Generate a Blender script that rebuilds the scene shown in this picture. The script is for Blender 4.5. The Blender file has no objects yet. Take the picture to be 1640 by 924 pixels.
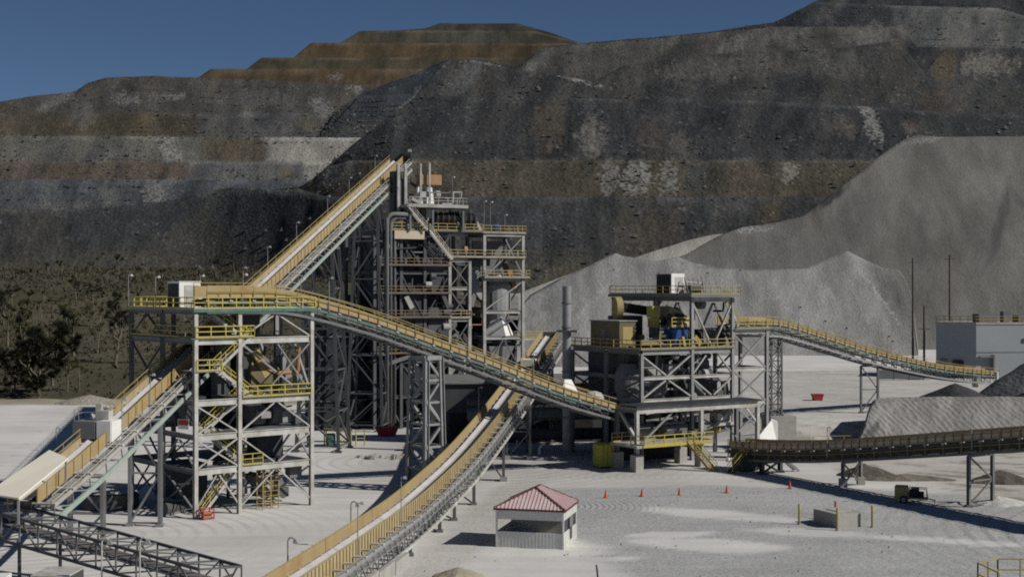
import bpy, math, random
from mathutils import Vector, Matrix, noise

RND = random.Random(11)
F, CX, CY, EYE = 2200.0, 820.0, 462.0, 22.0
C = bpy.context.scene.collection
V = Vector

def P(x, y, D): return V(((x - CX) / F * D, D, EYE - (y - CY) / F * D))
def G(x, y, z=0.0): return P(x, y, (EYE - z) * F / (y - CY))
def lerp(a, b, t): return a + (b - a) * t
def sstep(a, b, x):
    t = max(0.0, min(1.0, (x - a) / (b - a))); return t * t * (3 - 2 * t)
def interp(pl, x):
    if x <= pl[0][0]: return pl[0][1]
    for (x0, y0), (x1, y1) in zip(pl, pl[1:]):
        if x <= x1: return y0 + (y1 - y0) * (x - x0) / max(1e-6, x1 - x0)
    return pl[-1][1]

# ------------------------------------------------------------------ materials
def newmat(name):
    m = bpy.data.materials.new(name); m.use_nodes = True
    nt = m.node_tree; b = nt.nodes['Principled BSDF']
    return m, nt, b

def mat(name, col, rough=0.6, col2=None, scale=0.6, amt=0.5, metal=0.0, bump=0.0, bscale=8.0, fine=True):
    """paint or steel: base colour broken by two scales of noise towards a dust / rust colour"""
    m, nt, b = newmat(name); N, L = nt.nodes, nt.links
    b.inputs['Roughness'].default_value = rough; b.inputs['Metallic'].default_value = metal
    b.inputs['Specular IOR Level'].default_value = 0.25
    if col2 is None: col2 = tuple(c * 0.55 for c in col)
    geo = N.new('ShaderNodeNewGeometry')
    n1 = N.new('ShaderNodeTexNoise'); n1.inputs['Scale'].default_value = scale
    n1.inputs['Detail'].default_value = 6; n1.inputs['Roughness'].default_value = 0.65
    L.new(geo.outputs['Position'], n1.inputs['Vector'])
    rmp = N.new('ShaderNodeMapRange'); rmp.inputs[1].default_value = 0.38; rmp.inputs[2].default_value = 0.68
    rmp.inputs[4].default_value = amt
    L.new(n1.outputs['Fac'], rmp.inputs[0])
    mx = N.new('ShaderNodeMix'); mx.data_type = 'RGBA'
    mx.inputs[6].default_value = (*col, 1); mx.inputs[7].default_value = (*col2, 1)
    L.new(rmp.outputs[0], mx.inputs[0]); L.new(mx.outputs[2], b.inputs['Base Color'])
    if bump:
        n2 = N.new('ShaderNodeTexNoise'); n2.inputs['Scale'].default_value = bscale; n2.inputs['Detail'].default_value = 4
        L.new(geo.outputs['Position'], n2.inputs['Vector'])
        bp = N.new('ShaderNodeBump'); bp.inputs['Strength'].default_value = bump; bp.inputs['Distance'].default_value = 0.1
        L.new(n2.outputs['Fac'], bp.inputs['Height']); L.new(bp.outputs[0], b.inputs['Normal'])
    return m

def rockmat(name, rock=1.4, contrast=1.0, bump=1.0, bdist=1.2, speck=0.12, streak=0.35, rills=0.0):
    """dumped rock: vertex colour (the rock's own colour) x lumps x boulders, streaked down the slope"""
    m, nt, b = newmat(name); N, L = nt.nodes, nt.links
    b.inputs['Roughness'].default_value = 0.95; b.inputs['Specular IOR Level'].default_value = 0.05
    geo = N.new('ShaderNodeNewGeometry'); at = N.new('ShaderNodeAttribute'); at.attribute_name = 'Col'
    vo = N.new('ShaderNodeTexVoronoi'); vo.inputs['Scale'].default_value = 1.0 / rock
    L.new(geo.outputs['Position'], vo.inputs['Vector'])
    n1 = N.new('ShaderNodeTexNoise'); n1.inputs['Scale'].default_value = 0.05; n1.inputs['Detail'].default_value = 8
    n1.inputs['Roughness'].default_value = 0.72
    L.new(geo.outputs['Position'], n1.inputs['Vector'])
    mp = N.new('ShaderNodeMapping'); mp.inputs['Scale'].default_value = (0.16, 0.02, 0.02)
    L.new(geo.outputs['Position'], mp.inputs['Vector'])
    n2 = N.new('ShaderNodeTexNoise'); n2.inputs['Scale'].default_value = 1.0; n2.inputs['Detail'].default_value = 5
    L.new(mp.outputs[0], n2.inputs['Vector'])
    sp = N.new('ShaderNodeSeparateColor'); L.new(vo.outputs['Color'], sp.inputs[0])
    # lumps
    r1 = N.new('ShaderNodeMapRange'); r1.inputs[1].default_value = 0.3; r1.inputs[2].default_value = 0.7
    r1.inputs[3].default_value = 1 - 0.25 * contrast; r1.inputs[4].default_value = 1 + 0.25 * contrast
    L.new(n1.outputs['Fac'], r1.inputs[0])
    r2 = N.new('ShaderNodeMapRange'); r2.inputs[3].default_value = 1 - streak; r2.inputs[4].default_value = 1 + streak
    r2.inputs[1].default_value = 0.3; r2.inputs[2].default_value = 0.7
    L.new(n2.outputs['Fac'], r2.inputs[0])
    n3 = N.new('ShaderNodeTexNoise'); n3.inputs['Scale'].default_value = 0.42 / rock; n3.inputs['Detail'].default_value = 7
    n3.inputs['Roughness'].default_value = 0.8; L.new(geo.outputs['Position'], n3.inputs['Vector'])
    r3a = N.new('ShaderNodeMath'); r3a.operation = 'MULTIPLY_ADD'; L.new(sp.outputs[0], r3a.inputs[0]); r3a.inputs[1].default_value = 0.18; L.new(n3.outputs['Fac'], r3a.inputs[2])
    r3 = N.new('ShaderNodeMapRange'); r3.inputs[1].default_value = 0.4; r3.inputs[2].default_value = 0.8
    r3.inputs[3].default_value = 1 - 0.42 * contrast; r3.inputs[4].default_value = 1 + 0.42 * contrast
    L.new(r3a.outputs[0], r3.inputs[0])
    m1 = N.new('ShaderNodeMath'); m1.operation = 'MULTIPLY'; L.new(r1.outputs[0], m1.inputs[0]); L.new(r2.outputs[0], m1.inputs[1])
    m2 = N.new('ShaderNodeMath'); m2.operation = 'MULTIPLY'; L.new(m1.outputs[0], m2.inputs[0]); L.new(r3.outputs[0], m2.inputs[1])
    # pale boulders
    r4 = N.new('ShaderNodeMapRange'); r4.inputs[1].default_value = 0.9; r4.inputs[2].default_value = 0.97
    r5 = N.new('ShaderNodeMapRange'); r5.inputs[1].default_value = 0.45; r5.inputs[2].default_value = 0.68; r5.inputs[4].default_value = speck
    L.new(n1.outputs['Fac'], r5.inputs[0]); L.new(r5.outputs[0], r4.inputs[4])
    L.new(sp.outputs[1], r4.inputs[0])
    a2_ = N.new('ShaderNodeAttribute'); a2_.attribute_name = 'Col2'; ak = N.new('ShaderNodeAttribute'); ak.attribute_name = 'Msk'
    def math_(op, a, b_, c=None):
        x = N.new('ShaderNodeMath'); x.operation = op
        for i, q in enumerate((a, b_, c)):
            if q is None: continue
            if isinstance(q, (int, float)): x.inputs[i].default_value = q
            else: L.new(q, x.inputs[i])
        return x.outputs[0]
    lum = N.new('ShaderNodeSeparateColor'); L.new(a2_.outputs['Color'], lum.inputs[0])
    pk = N.new('ShaderNodeMapRange'); pk.inputs[1].default_value = 0.1; pk.inputs[2].default_value = 0.15; L.new(lum.outputs[1], pk.inputs[0])
    soft = math_('MULTIPLY_ADD', n3.outputs['Fac'], 0.9, math_('MULTIPLY_ADD', n2.outputs['Fac'], 1.2, -1.05))
    ston = math_('MULTIPLY_ADD', sp.outputs[0], 0.9, math_('MULTIPLY_ADD', n3.outputs['Fac'], 1.2, -1.12))
    sm_ = N.new('ShaderNodeMix'); sm_.data_type = 'FLOAT'; L.new(pk.outputs[0], sm_.inputs[0]); L.new(soft, sm_.inputs[2]); L.new(ston, sm_.inputs[3]); rag = sm_.outputs[0]
    gate = math_('MINIMUM', math_('MULTIPLY', ak.outputs['Fac'], 3.0), 1.0)
    fm = math_('MULTIPLY_ADD', rag, gate, ak.outputs['Fac'])
    r6 = N.new('ShaderNodeMapRange'); r6.inputs[1].default_value = 0.2; r6.inputs[2].default_value = 0.85; L.new(fm, r6.inputs[0])
    cm = N.new('ShaderNodeMix'); cm.data_type = 'RGBA'; L.new(r6.outputs[0], cm.inputs[0]); L.new(at.outputs['Color'], cm.inputs[6]); L.new(a2_.outputs['Color'], cm.inputs[7])
    vm = N.new('ShaderNodeVectorMath'); vm.operation = 'SCALE'
    L.new(cm.outputs[2], vm.inputs[0]); L.new(m2.outputs[0], vm.inputs['Scale'])
    va = N.new('ShaderNodeMix'); va.data_type = 'RGBA'; va.inputs[7].default_value = (0.3, 0.3, 0.28, 1)
    L.new(r4.outputs[0], va.inputs[0]); L.new(vm.outputs[0], va.inputs[6])
    L.new(va.outputs[2], b.inputs['Base Color'])
    ad = N.new('ShaderNodeMath'); ad.operation = 'MULTIPLY_ADD'
    L.new(n3.outputs['Fac'], ad.inputs[0]); ad.inputs[1].default_value = 1.6; L.new(vo.outputs['Distance'], ad.inputs[2])
    hgt = ad
    if rills:
        a2 = N.new('ShaderNodeMath'); a2.operation = 'MULTIPLY_ADD'
        L.new(n2.outputs['Fac'], a2.inputs[0]); a2.inputs[1].default_value = rills; L.new(ad.outputs[0], a2.inputs[2]); hgt = a2
    bp = N.new('ShaderNodeBump'); bp.inputs['Strength'].default_value = bump; bp.inputs['Distance'].default_value = bdist
    L.new(hgt.outputs[0], bp.inputs['Height']); L.new(bp.outputs[0], b.inputs['Normal'])
    return m

def groundmat():
    m, nt, b = newmat('ground'); N, L = nt.nodes, nt.links
    b.inputs['Roughness'].default_value = 0.95; b.inputs['Specular IOR Level'].default_value = 0.05
    geo = N.new('ShaderNodeNewGeometry'); at = N.new('ShaderNodeAttribute'); at.attribute_name = 'Col'
    gr = N.new('ShaderNodeAttribute'); gr.attribute_name = 'Grit'
    def noi(s, d=5, r=0.6, vec=None):
        n = N.new('ShaderNodeTexNoise'); n.inputs['Scale'].default_value = s; n.inputs['Detail'].default_value = d
        n.inputs['Roughness'].default_value = r; L.new(vec or geo.outputs['Position'], n.inputs['Vector']); return n
    big = noi(0.06, 7, 0.7); fine = noi(2.6, 4, 0.8)
    mp = N.new('ShaderNodeMapping'); mp.inputs['Scale'].default_value = (0.05, 0.5, 0.3); mp.inputs['Rotation'].default_value = (0, 0, 0.35)
    L.new(geo.outputs['Position'], mp.inputs['Vector'])
    trk = noi(1.0, 4, 0.6, mp.outputs[0])
    def rng(n, lo, hi, a=0.3, c=0.7):
        r = N.new('ShaderNodeMapRange'); r.inputs[1].default_value = a; r.inputs[2].default_value = c
        r.inputs[3].default_value = lo; r.inputs[4].default_value = hi; L.new(n, r.inputs[0]); return r.outputs[0]
    def mul(a, c):
        x = N.new('ShaderNodeMath'); x.operation = 'MULTIPLY'; L.new(a, x.inputs[0]); L.new(c, x.inputs[1]); return x.outputs[0]
    f1 = mul(rng(big.outputs['Fac'], 0.84, 1.12), rng(trk.outputs['Fac'], 0.92, 1.06))
    gm = N.new('ShaderNodeMath'); gm.operation = 'MULTIPLY_ADD'      # grit: fine speckle only where gravel lies
    fr = rng(fine.outputs['Fac'], -0.34, 0.34)
    L.new(fr, gm.inputs[0]); L.new(gr.outputs['Fac'], gm.inputs[1]); gm.inputs[2].default_value = 1.0
    f2 = mul(f1, gm.outputs[0])
    def tracks(cx, cy, rad, scale, depth):      # curved tyre ruts worn round a turning point
        m2 = N.new('ShaderNodeMapping'); m2.inputs['Location'].default_value = (-cx, -cy, 0); L.new(geo.outputs['Position'], m2.inputs['Vector'])
        wv = N.new('ShaderNodeTexWave'); wv.wave_type = 'RINGS'; wv.rings_direction = 'Z'; wv.inputs['Scale'].default_value = scale; wv.inputs['Distortion'].default_value = 1.6; wv.inputs['Detail'].default_value = 2; wv.inputs['Detail Scale'].default_value = 0.4
        L.new(m2.outputs[0], wv.inputs['Vector'])
        ln = N.new('ShaderNodeVectorMath'); ln.operation = 'LENGTH'; L.new(m2.outputs[0], ln.inputs[0])
        k1 = N.new('ShaderNodeMapRange'); k1.inputs[1].default_value = rad; k1.inputs[2].default_value = rad * 0.55; L.new(ln.outputs['Value'], k1.inputs[0])
        k2 = rng(big.outputs['Fac'], 0.0, 1.0, 0.4, 0.62); w_ = rng(wv.outputs['Fac'], 1 - depth, 1.0, 0.0, 0.45)
        mx_ = N.new('ShaderNodeMix'); mx_.data_type = 'FLOAT'; mx_.inputs[2].default_value = 1.0; L.new(mul(k1.outputs[0], k2), mx_.inputs[0]); L.new(w_, mx_.inputs[3]); return mx_.outputs[0]
    for a_ in ((3.0, 139.0, 15.0, 0.5, 0.55), (-42.0, 120.0, 34.0, 0.2, 0.24), (70.0, 118.0, 46.0, 0.18, 0.34), (-10.0, 175.0, 42.0, 0.17, 0.24), (22.0, 160.0, 20.0, 0.35, 0.25)): f2 = mul(f2, tracks(*a_))
    vm = N.new('ShaderNodeVectorMath'); vm.operation = 'SCALE'
    L.new(at.outputs['Color'], vm.inputs[0]); L.new(f2, vm.inputs['Scale']); L.new(vm.outputs[0], b.inputs['Base Color'])
    h = N.new('ShaderNodeMath'); h.operation = 'MULTIPLY'; L.new(fine.outputs['Fac'], h.inputs[0]); L.new(gr.outputs['Fac'], h.inputs[1])
    bp = N.new('ShaderNodeBump'); bp.inputs['Strength'].default_value = 0.55; bp.inputs['Distance'].default_value = 0.16
    L.new(h.outputs[0], bp.inputs['Height']); L.new(bp.outputs[0], b.inputs['Normal'])
    return m

def panelmat(name, c1, c2, c3):
    m = mat(name, c1, 0.75, c2, 0.5, 1.0); nt = m.node_tree; N, L = nt.nodes, nt.links; b = N['Principled BSDF']
    src = b.inputs['Base Color'].links[0].from_socket; geo = [n for n in N if n.type == 'NEW_GEOMETRY'][0]
    n = N.new('ShaderNodeTexNoise'); n.inputs['Scale'].default_value = 0.9; n.inputs['Detail'].default_value = 5; n.inputs['Roughness'].default_value = 0.75
    mp = N.new('ShaderNodeMapping'); mp.inputs['Location'].default_value = (31, 7, 3); mp.inputs['Scale'].default_value = (1, 1, 0.4)
    L.new(geo.outputs['Position'], mp.inputs['Vector']); L.new(mp.outputs[0], n.inputs['Vector'])
    r = N.new('ShaderNodeMapRange'); r.inputs[1].default_value = 0.42; r.inputs[2].default_value = 0.66; r.inputs[4].default_value = 0.9; L.new(n.outputs['Fac'], r.inputs[0])
    mx = N.new('ShaderNodeMix'); mx.data_type = 'RGBA'; mx.inputs[7].default_value = (*c3, 1); L.new(r.outputs[0], mx.inputs[0]); L.new(src, mx.inputs[6]); L.new(mx.outputs[2], b.inputs['Base Color'])
    return m
M = {}
M['steel'] = mat('pale_steel', (0.48, 0.48, 0.46), 0.6, (0.27, 0.25, 0.21), 0.8, 0.85)
M['grey'] = mat('grey_steel', (0.27, 0.28, 0.29), 0.6, (0.19, 0.18, 0.16), 0.8, 0.7)
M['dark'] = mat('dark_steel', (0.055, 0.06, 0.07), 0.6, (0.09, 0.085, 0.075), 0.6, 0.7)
M['mid'] = mat('dusty_steel', (0.13, 0.14, 0.15), 0.7, (0.2, 0.19, 0.17), 0.5, 0.8)
M['green'] = mat('green_paint', (0.03, 0.13, 0.11), 0.5, (0.16, 0.2, 0.18), 0.9, 0.7)
M['pgreen'] = mat('faded_green_paint', (0.07, 0.12, 0.105), 0.65, (0.2, 0.22, 0.2), 0.8, 0.9)
M['yellow'] = mat('yellow_paint', (0.45, 0.37, 0.06), 0.6, (0.33, 0.29, 0.13), 0.9, 0.8)
M['dyellow'] = mat('dull_yellow_paint', (0.36, 0.28, 0.09), 0.65, (0.27, 0.23, 0.14), 0.9, 0.8)
M['dmid'] = mat('shaded_column_steel', (0.1, 0.105, 0.115), 0.65, (0.07, 0.07, 0.07), 0.7, 0.8)  # darker copy of the steel, with shade put into its colour
M['bin'] = mat('bin_plate', (0.03, 0.034, 0.042), 0.65, (0.05, 0.05, 0.05), 0.3, 0.9)
M['brown_frame'] = mat('brown_rail', (0.26, 0.18, 0.1), 0.7, (0.14, 0.1, 0.07), 0.8, 0.9)
M['mint'] = mat('bleached_green_steel', (0.26, 0.33, 0.295), 0.6, (0.36, 0.38, 0.34), 0.8, 0.8)
M['weather2'] = mat('dusty_rail_steel', (0.4, 0.39, 0.37), 0.6, (0.26, 0.24, 0.2), 0.7, 0.8)
M['shade_strip'] = panelmat('shade_strip_brown', (0.07, 0.06, 0.05), (0.04, 0.035, 0.03), (0.13, 0.11, 0.085))  # brown-black standing in for shade below the conveyor panel
M['black'] = mat('shade_black_sheet', (0.018, 0.02, 0.025), 0.7, (0.03, 0.03, 0.03), 0.5, 0.7)  # near-black colour that stands in for shaded interiors
M['weather'] = mat('weathered_steel', (0.4, 0.4, 0.385), 0.6, (0.2, 0.19, 0.17), 0.7, 0.8)
M['ochre'] = panelmat('ochre_panel', (0.37, 0.285, 0.12), (0.31, 0.19, 0.085), (0.32, 0.28, 0.2))
M['ochre_dusty'] = panelmat('dusty_ochre_panel', (0.38, 0.31, 0.17), (0.41, 0.36, 0.26), (0.31, 0.22, 0.11))
M['brown_panel'] = panelmat('brown_panel', (0.55, 0.46, 0.33), (0.4, 0.32, 0.22), (0.52, 0.46, 0.37))
M['belt'] = mat('dusty_belt', (0.5, 0.48, 0.47), 0.85, (0.36, 0.34, 0.33), 0.5, 0.8)
M['belt_dark'] = mat('dark_belt', (0.1, 0.095, 0.1), 0.85, (0.17, 0.16, 0.16), 0.5, 0.8)
M['rubber'] = mat('black_rubber', (0.015, 0.015, 0.017), 0.6, (0.06, 0.055, 0.05), 1.2, 0.6)
M['concrete'] = mat('concrete', (0.36, 0.35, 0.33), 0.9, (0.25, 0.24, 0.22), 0.7, 0.8, bump=0.3)
M['white'] = mat('white_paint', (0.74, 0.74, 0.72), 0.5, (0.55, 0.54, 0.5), 0.6, 0.6)
M['cream'] = mat('cream_sheet', (0.84, 0.8, 0.66), 0.5, (0.72, 0.69, 0.56), 0.3, 0.5)
M['clad'] = mat('pale_cladding', (0.27, 0.295, 0.31), 0.6, (0.24, 0.265, 0.28), 0.15, 0.6)
M['brown'] = mat('brown_cabin', (0.12, 0.1, 0.06), 0.6, (0.17, 0.14, 0.08), 0.5, 0.7)
M['blue'] = mat('blue_paint', (0.03, 0.09, 0.28), 0.45, (0.05, 0.08, 0.16), 1.0, 0.6)
M['red'] = mat('red_paint', (0.45, 0.035, 0.045), 0.5, (0.3, 0.06, 0.05), 1.0, 0.6)
M['orange'] = mat('orange_plastic', (0.5, 0.1, 0.05), 0.5, (0.55, 0.12, 0.05), 2.0, 0.5)
M['roofred'] = mat('dusty_red_roof', (0.56, 0.4, 0.4), 0.7, (0.58, 0.5, 0.49), 0.8, 0.9)
M['ridge'] = mat('maroon_ridge', (0.13, 0.05, 0.04), 0.6)
M['sheet'] = mat('white_sheet', (0.66, 0.66, 0.63), 0.55, (0.5, 0.49, 0.45), 0.7, 0.7)
M['lamp'] = mat('lamp_housing', (0.38, 0.38, 0.38), 0.5)
M['glass'] = mat('dark_glass', (0.02, 0.022, 0.025), 0.15)
M['rust'] = mat('rusty_orange_steel', (0.36, 0.16, 0.05), 0.7, (0.3, 0.25, 0.18), 0.8, 0.8)
M['bark'] = mat('yucca_bark', (0.16, 0.14, 0.105), 0.9, (0.09, 0.075, 0.05), 2.0, 0.8)
M['leaf'] = mat('yucca_leaf', (0.058, 0.066, 0.026), 0.7, (0.11, 0.095, 0.045), 0.5, 0.9)
M['leaf2'] = mat('dark_yucca_leaf', (0.022, 0.025, 0.014), 0.7, (0.045, 0.044, 0.024), 0.6, 0.8)
M['scrub'] = mat('dry_scrub', (0.062, 0.058, 0.038), 0.9, (0.1, 0.088, 0.06), 0.12, 0.9)
M['wood'] = mat('pole_wood', (0.1, 0.085, 0.07), 0.9)
M['rock'] = rockmat('dump_rock', 1.7, 0.68, 0.5, 1.1, 0.3, 0.06)
M['rubble'] = mat('rubble_rock', (0.095, 0.095, 0.093), 0.95, (0.05, 0.052, 0.055), 0.15, 1.0)
M['rubble_pale'] = mat('pale_rubble_rock', (0.2, 0.195, 0.18), 0.95, (0.1, 0.095, 0.085), 0.15, 1.0)
M['rockfar'] = rockmat('far_dump_rock', 2.2, 0.5, 0.4, 0.8, 0.06, 0.16)
M['gravel'] = rockmat('crushed_gravel', 0.7, 0.3, 0.35, 0.5, 0.03, 0.12, rills=2.2)
M['raked'] = rockmat('raked_gravel', 0.8, 0.25, 0.4, 0.5, 0.02, 0.06)
def rake(m):
    nt = m.node_tree; N, L = nt.nodes, nt.links; geo = [n for n in N if n.type == 'NEW_GEOMETRY'][0]; bp = [n for n in N if n.type == 'BUMP'][0]
    mp = N.new('ShaderNodeMapping'); mp.inputs['Rotation'].default_value = (0, math.radians(42), 0.1); L.new(geo.outputs['Position'], mp.inputs['Vector'])
    wv = N.new('ShaderNodeTexWave'); wv.bands_direction = 'X'; wv.inputs['Scale'].default_value = 0.45; wv.inputs['Distortion'].default_value = 7.0; wv.inputs['Detail'].default_value = 3; wv.inputs['Detail Scale'].default_value = 0.6
    L.new(mp.outputs[0], wv.inputs['Vector']); old = bp.inputs['Height'].links[0].from_socket
    ad = N.new('ShaderNodeMath'); ad.operation = 'MULTIPLY_ADD'; L.new(wv.outputs['Fac'], ad.inputs[0]); ad.inputs[1].default_value = 0.42; L.new(old, ad.inputs[2]); L.new(ad.outputs[0], bp.inputs['Height'])
rake(M['raked'])
M['ground'] = groundmat()

# ------------------------------------------------------------------ mesh builder
class MB:
    def __init__(s): s.v = []; s.f = []
    def add(s, vs, fs):
        o = len(s.v); s.v += [V(p) for p in vs]; s.f += [tuple(i + o for i in f) for f in fs]; return s
    BF = ((0, 3, 2, 1), (4, 5, 6, 7), (0, 1, 5, 4), (1, 2, 6, 5), (2, 3, 7, 6), (3, 0, 4, 7))
    def box(s, c, size, rz=0.0):
        hx, hy, hz = size[0] / 2, size[1] / 2, size[2] / 2; ca, sa = math.cos(rz), math.sin(rz); c = V(c)
        vs = []
        for z in (-hz, hz):
            for x, y in ((-hx, -hy), (hx, -hy), (hx, hy), (-hx, hy)):
                vs.append((c.x + x * ca - y * sa, c.y + x * sa + y * ca, c.z + z))
        return s.add(vs, s.BF)
    def frame(s, p, q, up=None):
        d = (q - p); d = d.normalized() if d.length > 1e-6 else V((0, 0, 1))
        up = V(up) if up else (V((0, 0, 1)) if abs(d.z) < 0.97 else V((0, 1, 0)))
        a = d.cross(up)
        if a.length < 1e-5: a = d.cross(V((1, 0, 0)))
        a.normalize(); return d, a, a.cross(d)
    def beam(s, p, q, w, h=None, up=None):
        p, q = V(p), V(q); h = h or w; d, a, b = s.frame(p, q, up)
        vs = []
        for e in (p, q):
            for x, y in ((-1, -1), (1, -1), (1, 1), (-1, 1)): vs.append(e + a * (x * w / 2) + b * (y * h / 2))
        return s.add(vs, s.BF)
    def ibeam(s, p, q, w, h, up=None):
        p, q = V(p), V(q); d, a, b = s.frame(p, q, up); t = h * 0.13
        s.beam(p + b * (h / 2 - t / 2), q + b * (h / 2 - t / 2), w, t, up)
        s.beam(p - b * (h / 2 - t / 2), q - b * (h / 2 - t / 2), w, t, up)
        return s.beam(p, q, w * 0.16, h - 2 * t, up)
    def tube(s, p, q, r, r2=None, n=10, cap=True):
        p, q = V(p), V(q); r2 = r if r2 is None else r2; d, a, b = s.frame(p, q)
        vs = []
        for e, rr in ((p, r), (q, r2)):
            for i in range(n):
                t = 2 * math.pi * i / n; vs.append(e + a * (rr * math.cos(t)) + b * (rr * math.sin(t)))
        fs = [(i, (i + 1) % n, n + (i + 1) % n, n + i) for i in range(n)]
        if cap: fs += [tuple(range(n))[::-1], tuple(range(n, 2 * n))]
        return s.add(vs, fs)
    def path(s, pts, r, n=8):
        pts = [V(p) for p in pts]; rs = r if isinstance(r, (list, tuple)) else [r] * len(pts)
        vs = []; fs = []
        for k, p in enumerate(pts):
            d = (pts[min(k + 1, len(pts) - 1)] - pts[max(k - 1, 0)]).normalized()
            ref = V((0.31, 0.17, 0.93)) if abs(d.z) < 0.9 else V((0.2, 0.97, 0.1))
            a = d.cross(ref).normalized(); b = a.cross(d)
            for i in range(n):
                t = 2 * math.pi * i / n; vs.append(p + a * (rs[k] * math.cos(t)) + b * (rs[k] * math.sin(t)))
        for k in range(len(pts) - 1):
            for i in range(n):
                j = (i + 1) % n; fs.append((k * n + i, k * n + j, k * n + n + j, k * n + n + i))
        fs += [tuple(range(n))[::-1], tuple(range((len(pts) - 1) * n, len(pts) * n))]
        return s.add(vs, fs)
    def lathe(s, c, prof, n=16):
        c = V(c); vs = []; fs = []
        for r, z in prof:
            for i in range(n):
                t = 2 * math.pi * i / n; vs.append((c.x + r * math.cos(t), c.y + r * math.sin(t), c.z + z))
        for k in range(len(prof) - 1):
            for i in range(n):
                j = (i + 1) % n; fs.append((k * n + i, k * n + j, k * n + n + j, k * n + n + i))
        fs += [tuple(range(n))[::-1], tuple(range((len(prof) - 1) * n, len(prof) * n))]
        return s.add(vs, fs)
    def frustum(s, c0, s0, c1, s1, rz=0.0):
        ca, sa = math.cos(rz), math.sin(rz); vs = []
        for c, sz in ((V(c0), s0), (V(c1), s1)):
            for x, y in ((-1, -1), (1, -1), (1, 1), (-1, 1)):
                X, Y = x * sz[0] / 2, y * sz[1] / 2; vs.append((c.x + X * ca - Y * sa, c.y + X * sa + Y * ca, c.z))
        return s.add(vs, s.BF)
    def slab(s, pts, vec):
        pts = [V(p) for p in pts]; n = len(pts); vec = V(vec)
        fs = [tuple(range(n))[::-1], tuple(range(n, 2 * n))] + [(i, (i + 1) % n, n + (i + 1) % n, n + i) for i in range(n)]
        return s.add(pts + [p + vec for p in pts], fs)
    def ribbon(s, rows):
        """closed loft through equal-length rings"""
        n = len(rows[0]); vs = [p for r in rows for p in r]; fs = []
        for k in range(len(rows) - 1):
            for i in range(n):
                j = (i + 1) % n; fs.append((k * n + i, k * n + n + i, k * n + n + j, k * n + j))
        fs += [tuple(range(n)), tuple(range((len(rows) - 1) * n, len(rows) * n))[::-1]]
        return s.add(vs, fs)
    def mesh(s, name, m, smooth=False):
        me = bpy.data.meshes.new(name); me.from_pydata(s.v, [], s.f); me.materials.append(M[m] if isinstance(m, str) else m)
        if smooth: me.polygons.foreach_set('use_smooth', [True] * len(me.polygons))
        me.validate(); me.update(); return me
    def build(s, name, m, parent=None, off=None, label=None, smooth=False):
        if off is not None: s.v = [p - off for p in s.v]
        o = bpy.data.objects.new(name, s.mesh(name, m, smooth)); C.objects.link(o)
        if parent: o.parent = parent
        if label: o['label'] = label
        return o

def tag(o, label, cat, group=None, kind=None):
    o['label'] = label; o['category'] = cat
    if group: o['group'] = group
    if kind: o['kind'] = kind
    return o
def thing(name, label, cat, loc=(0, 0, 0), rz=0.0, group=None):
    o = bpy.data.objects.new(name, None); o.empty_display_size = 0.5; C.objects.link(o)
    o.location = loc; o.rotation_euler = (0, 0, rz); return tag(o, label, cat, group)
def structure(o, label=None):
    o['kind'] = 'structure'
    if label: o['label'] = label
    return o
KIDS = {}
def copy_tree(o, parent=None):
    c = o.copy(); C.objects.link(c)
    if parent: c.parent = parent
    for ch in [x for x in KIDS_LIST() if x.parent == o]: copy_tree(ch, c)
    return c
def KIDS_LIST(): return list(C.objects)
def mesh_copy(o, parent, M4=None):
    c = o.copy(); C.objects.link(c); c.parent = parent
    if M4 is not None: c.matrix_basis = M4
    return c

# ------------------------------------------------------------------ terrain
def gz(x, y):
    z = 0.0
    left = sstep(-2, -34, x * 275.0 / max(y, 150.0))
    z += left * max(0.0, min(y, 700) - 272) * 0.068 + left * 5.5 * sstep(430, 640, y + 40 * noise.noise((x * 0.012, y * 0.01, 8)))
    z += 3.0 * sstep(190, 207, y) * sstep(27, 42, x)
    if 245 < y < 275 and x < -30: z += 1.0 * math.exp(-((y - 266) / 3.5) ** 2) * (0.6 + 0.8 * noise.noise((x * 0.09, 3, 0)))
    return z

def mix(a, b, t): return tuple(lerp(p, q, t) for p, q in zip(a, b))
def patch(x, y, cx, cy, rx, ry, rot=0.0):
    dx, dy = x - cx, y - cy; ca, sa = math.cos(rot), math.sin(rot)
    u, w = (dx * ca + dy * sa) / rx, (-dx * sa + dy * ca) / ry
    d = math.sqrt(u * u + w * w) + 0.45 * noise.fractal((x * 0.12, y * 0.12, 1.7), 0.9, 2.0, 4)
    return sstep(1.15, 0.75, d)

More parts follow.
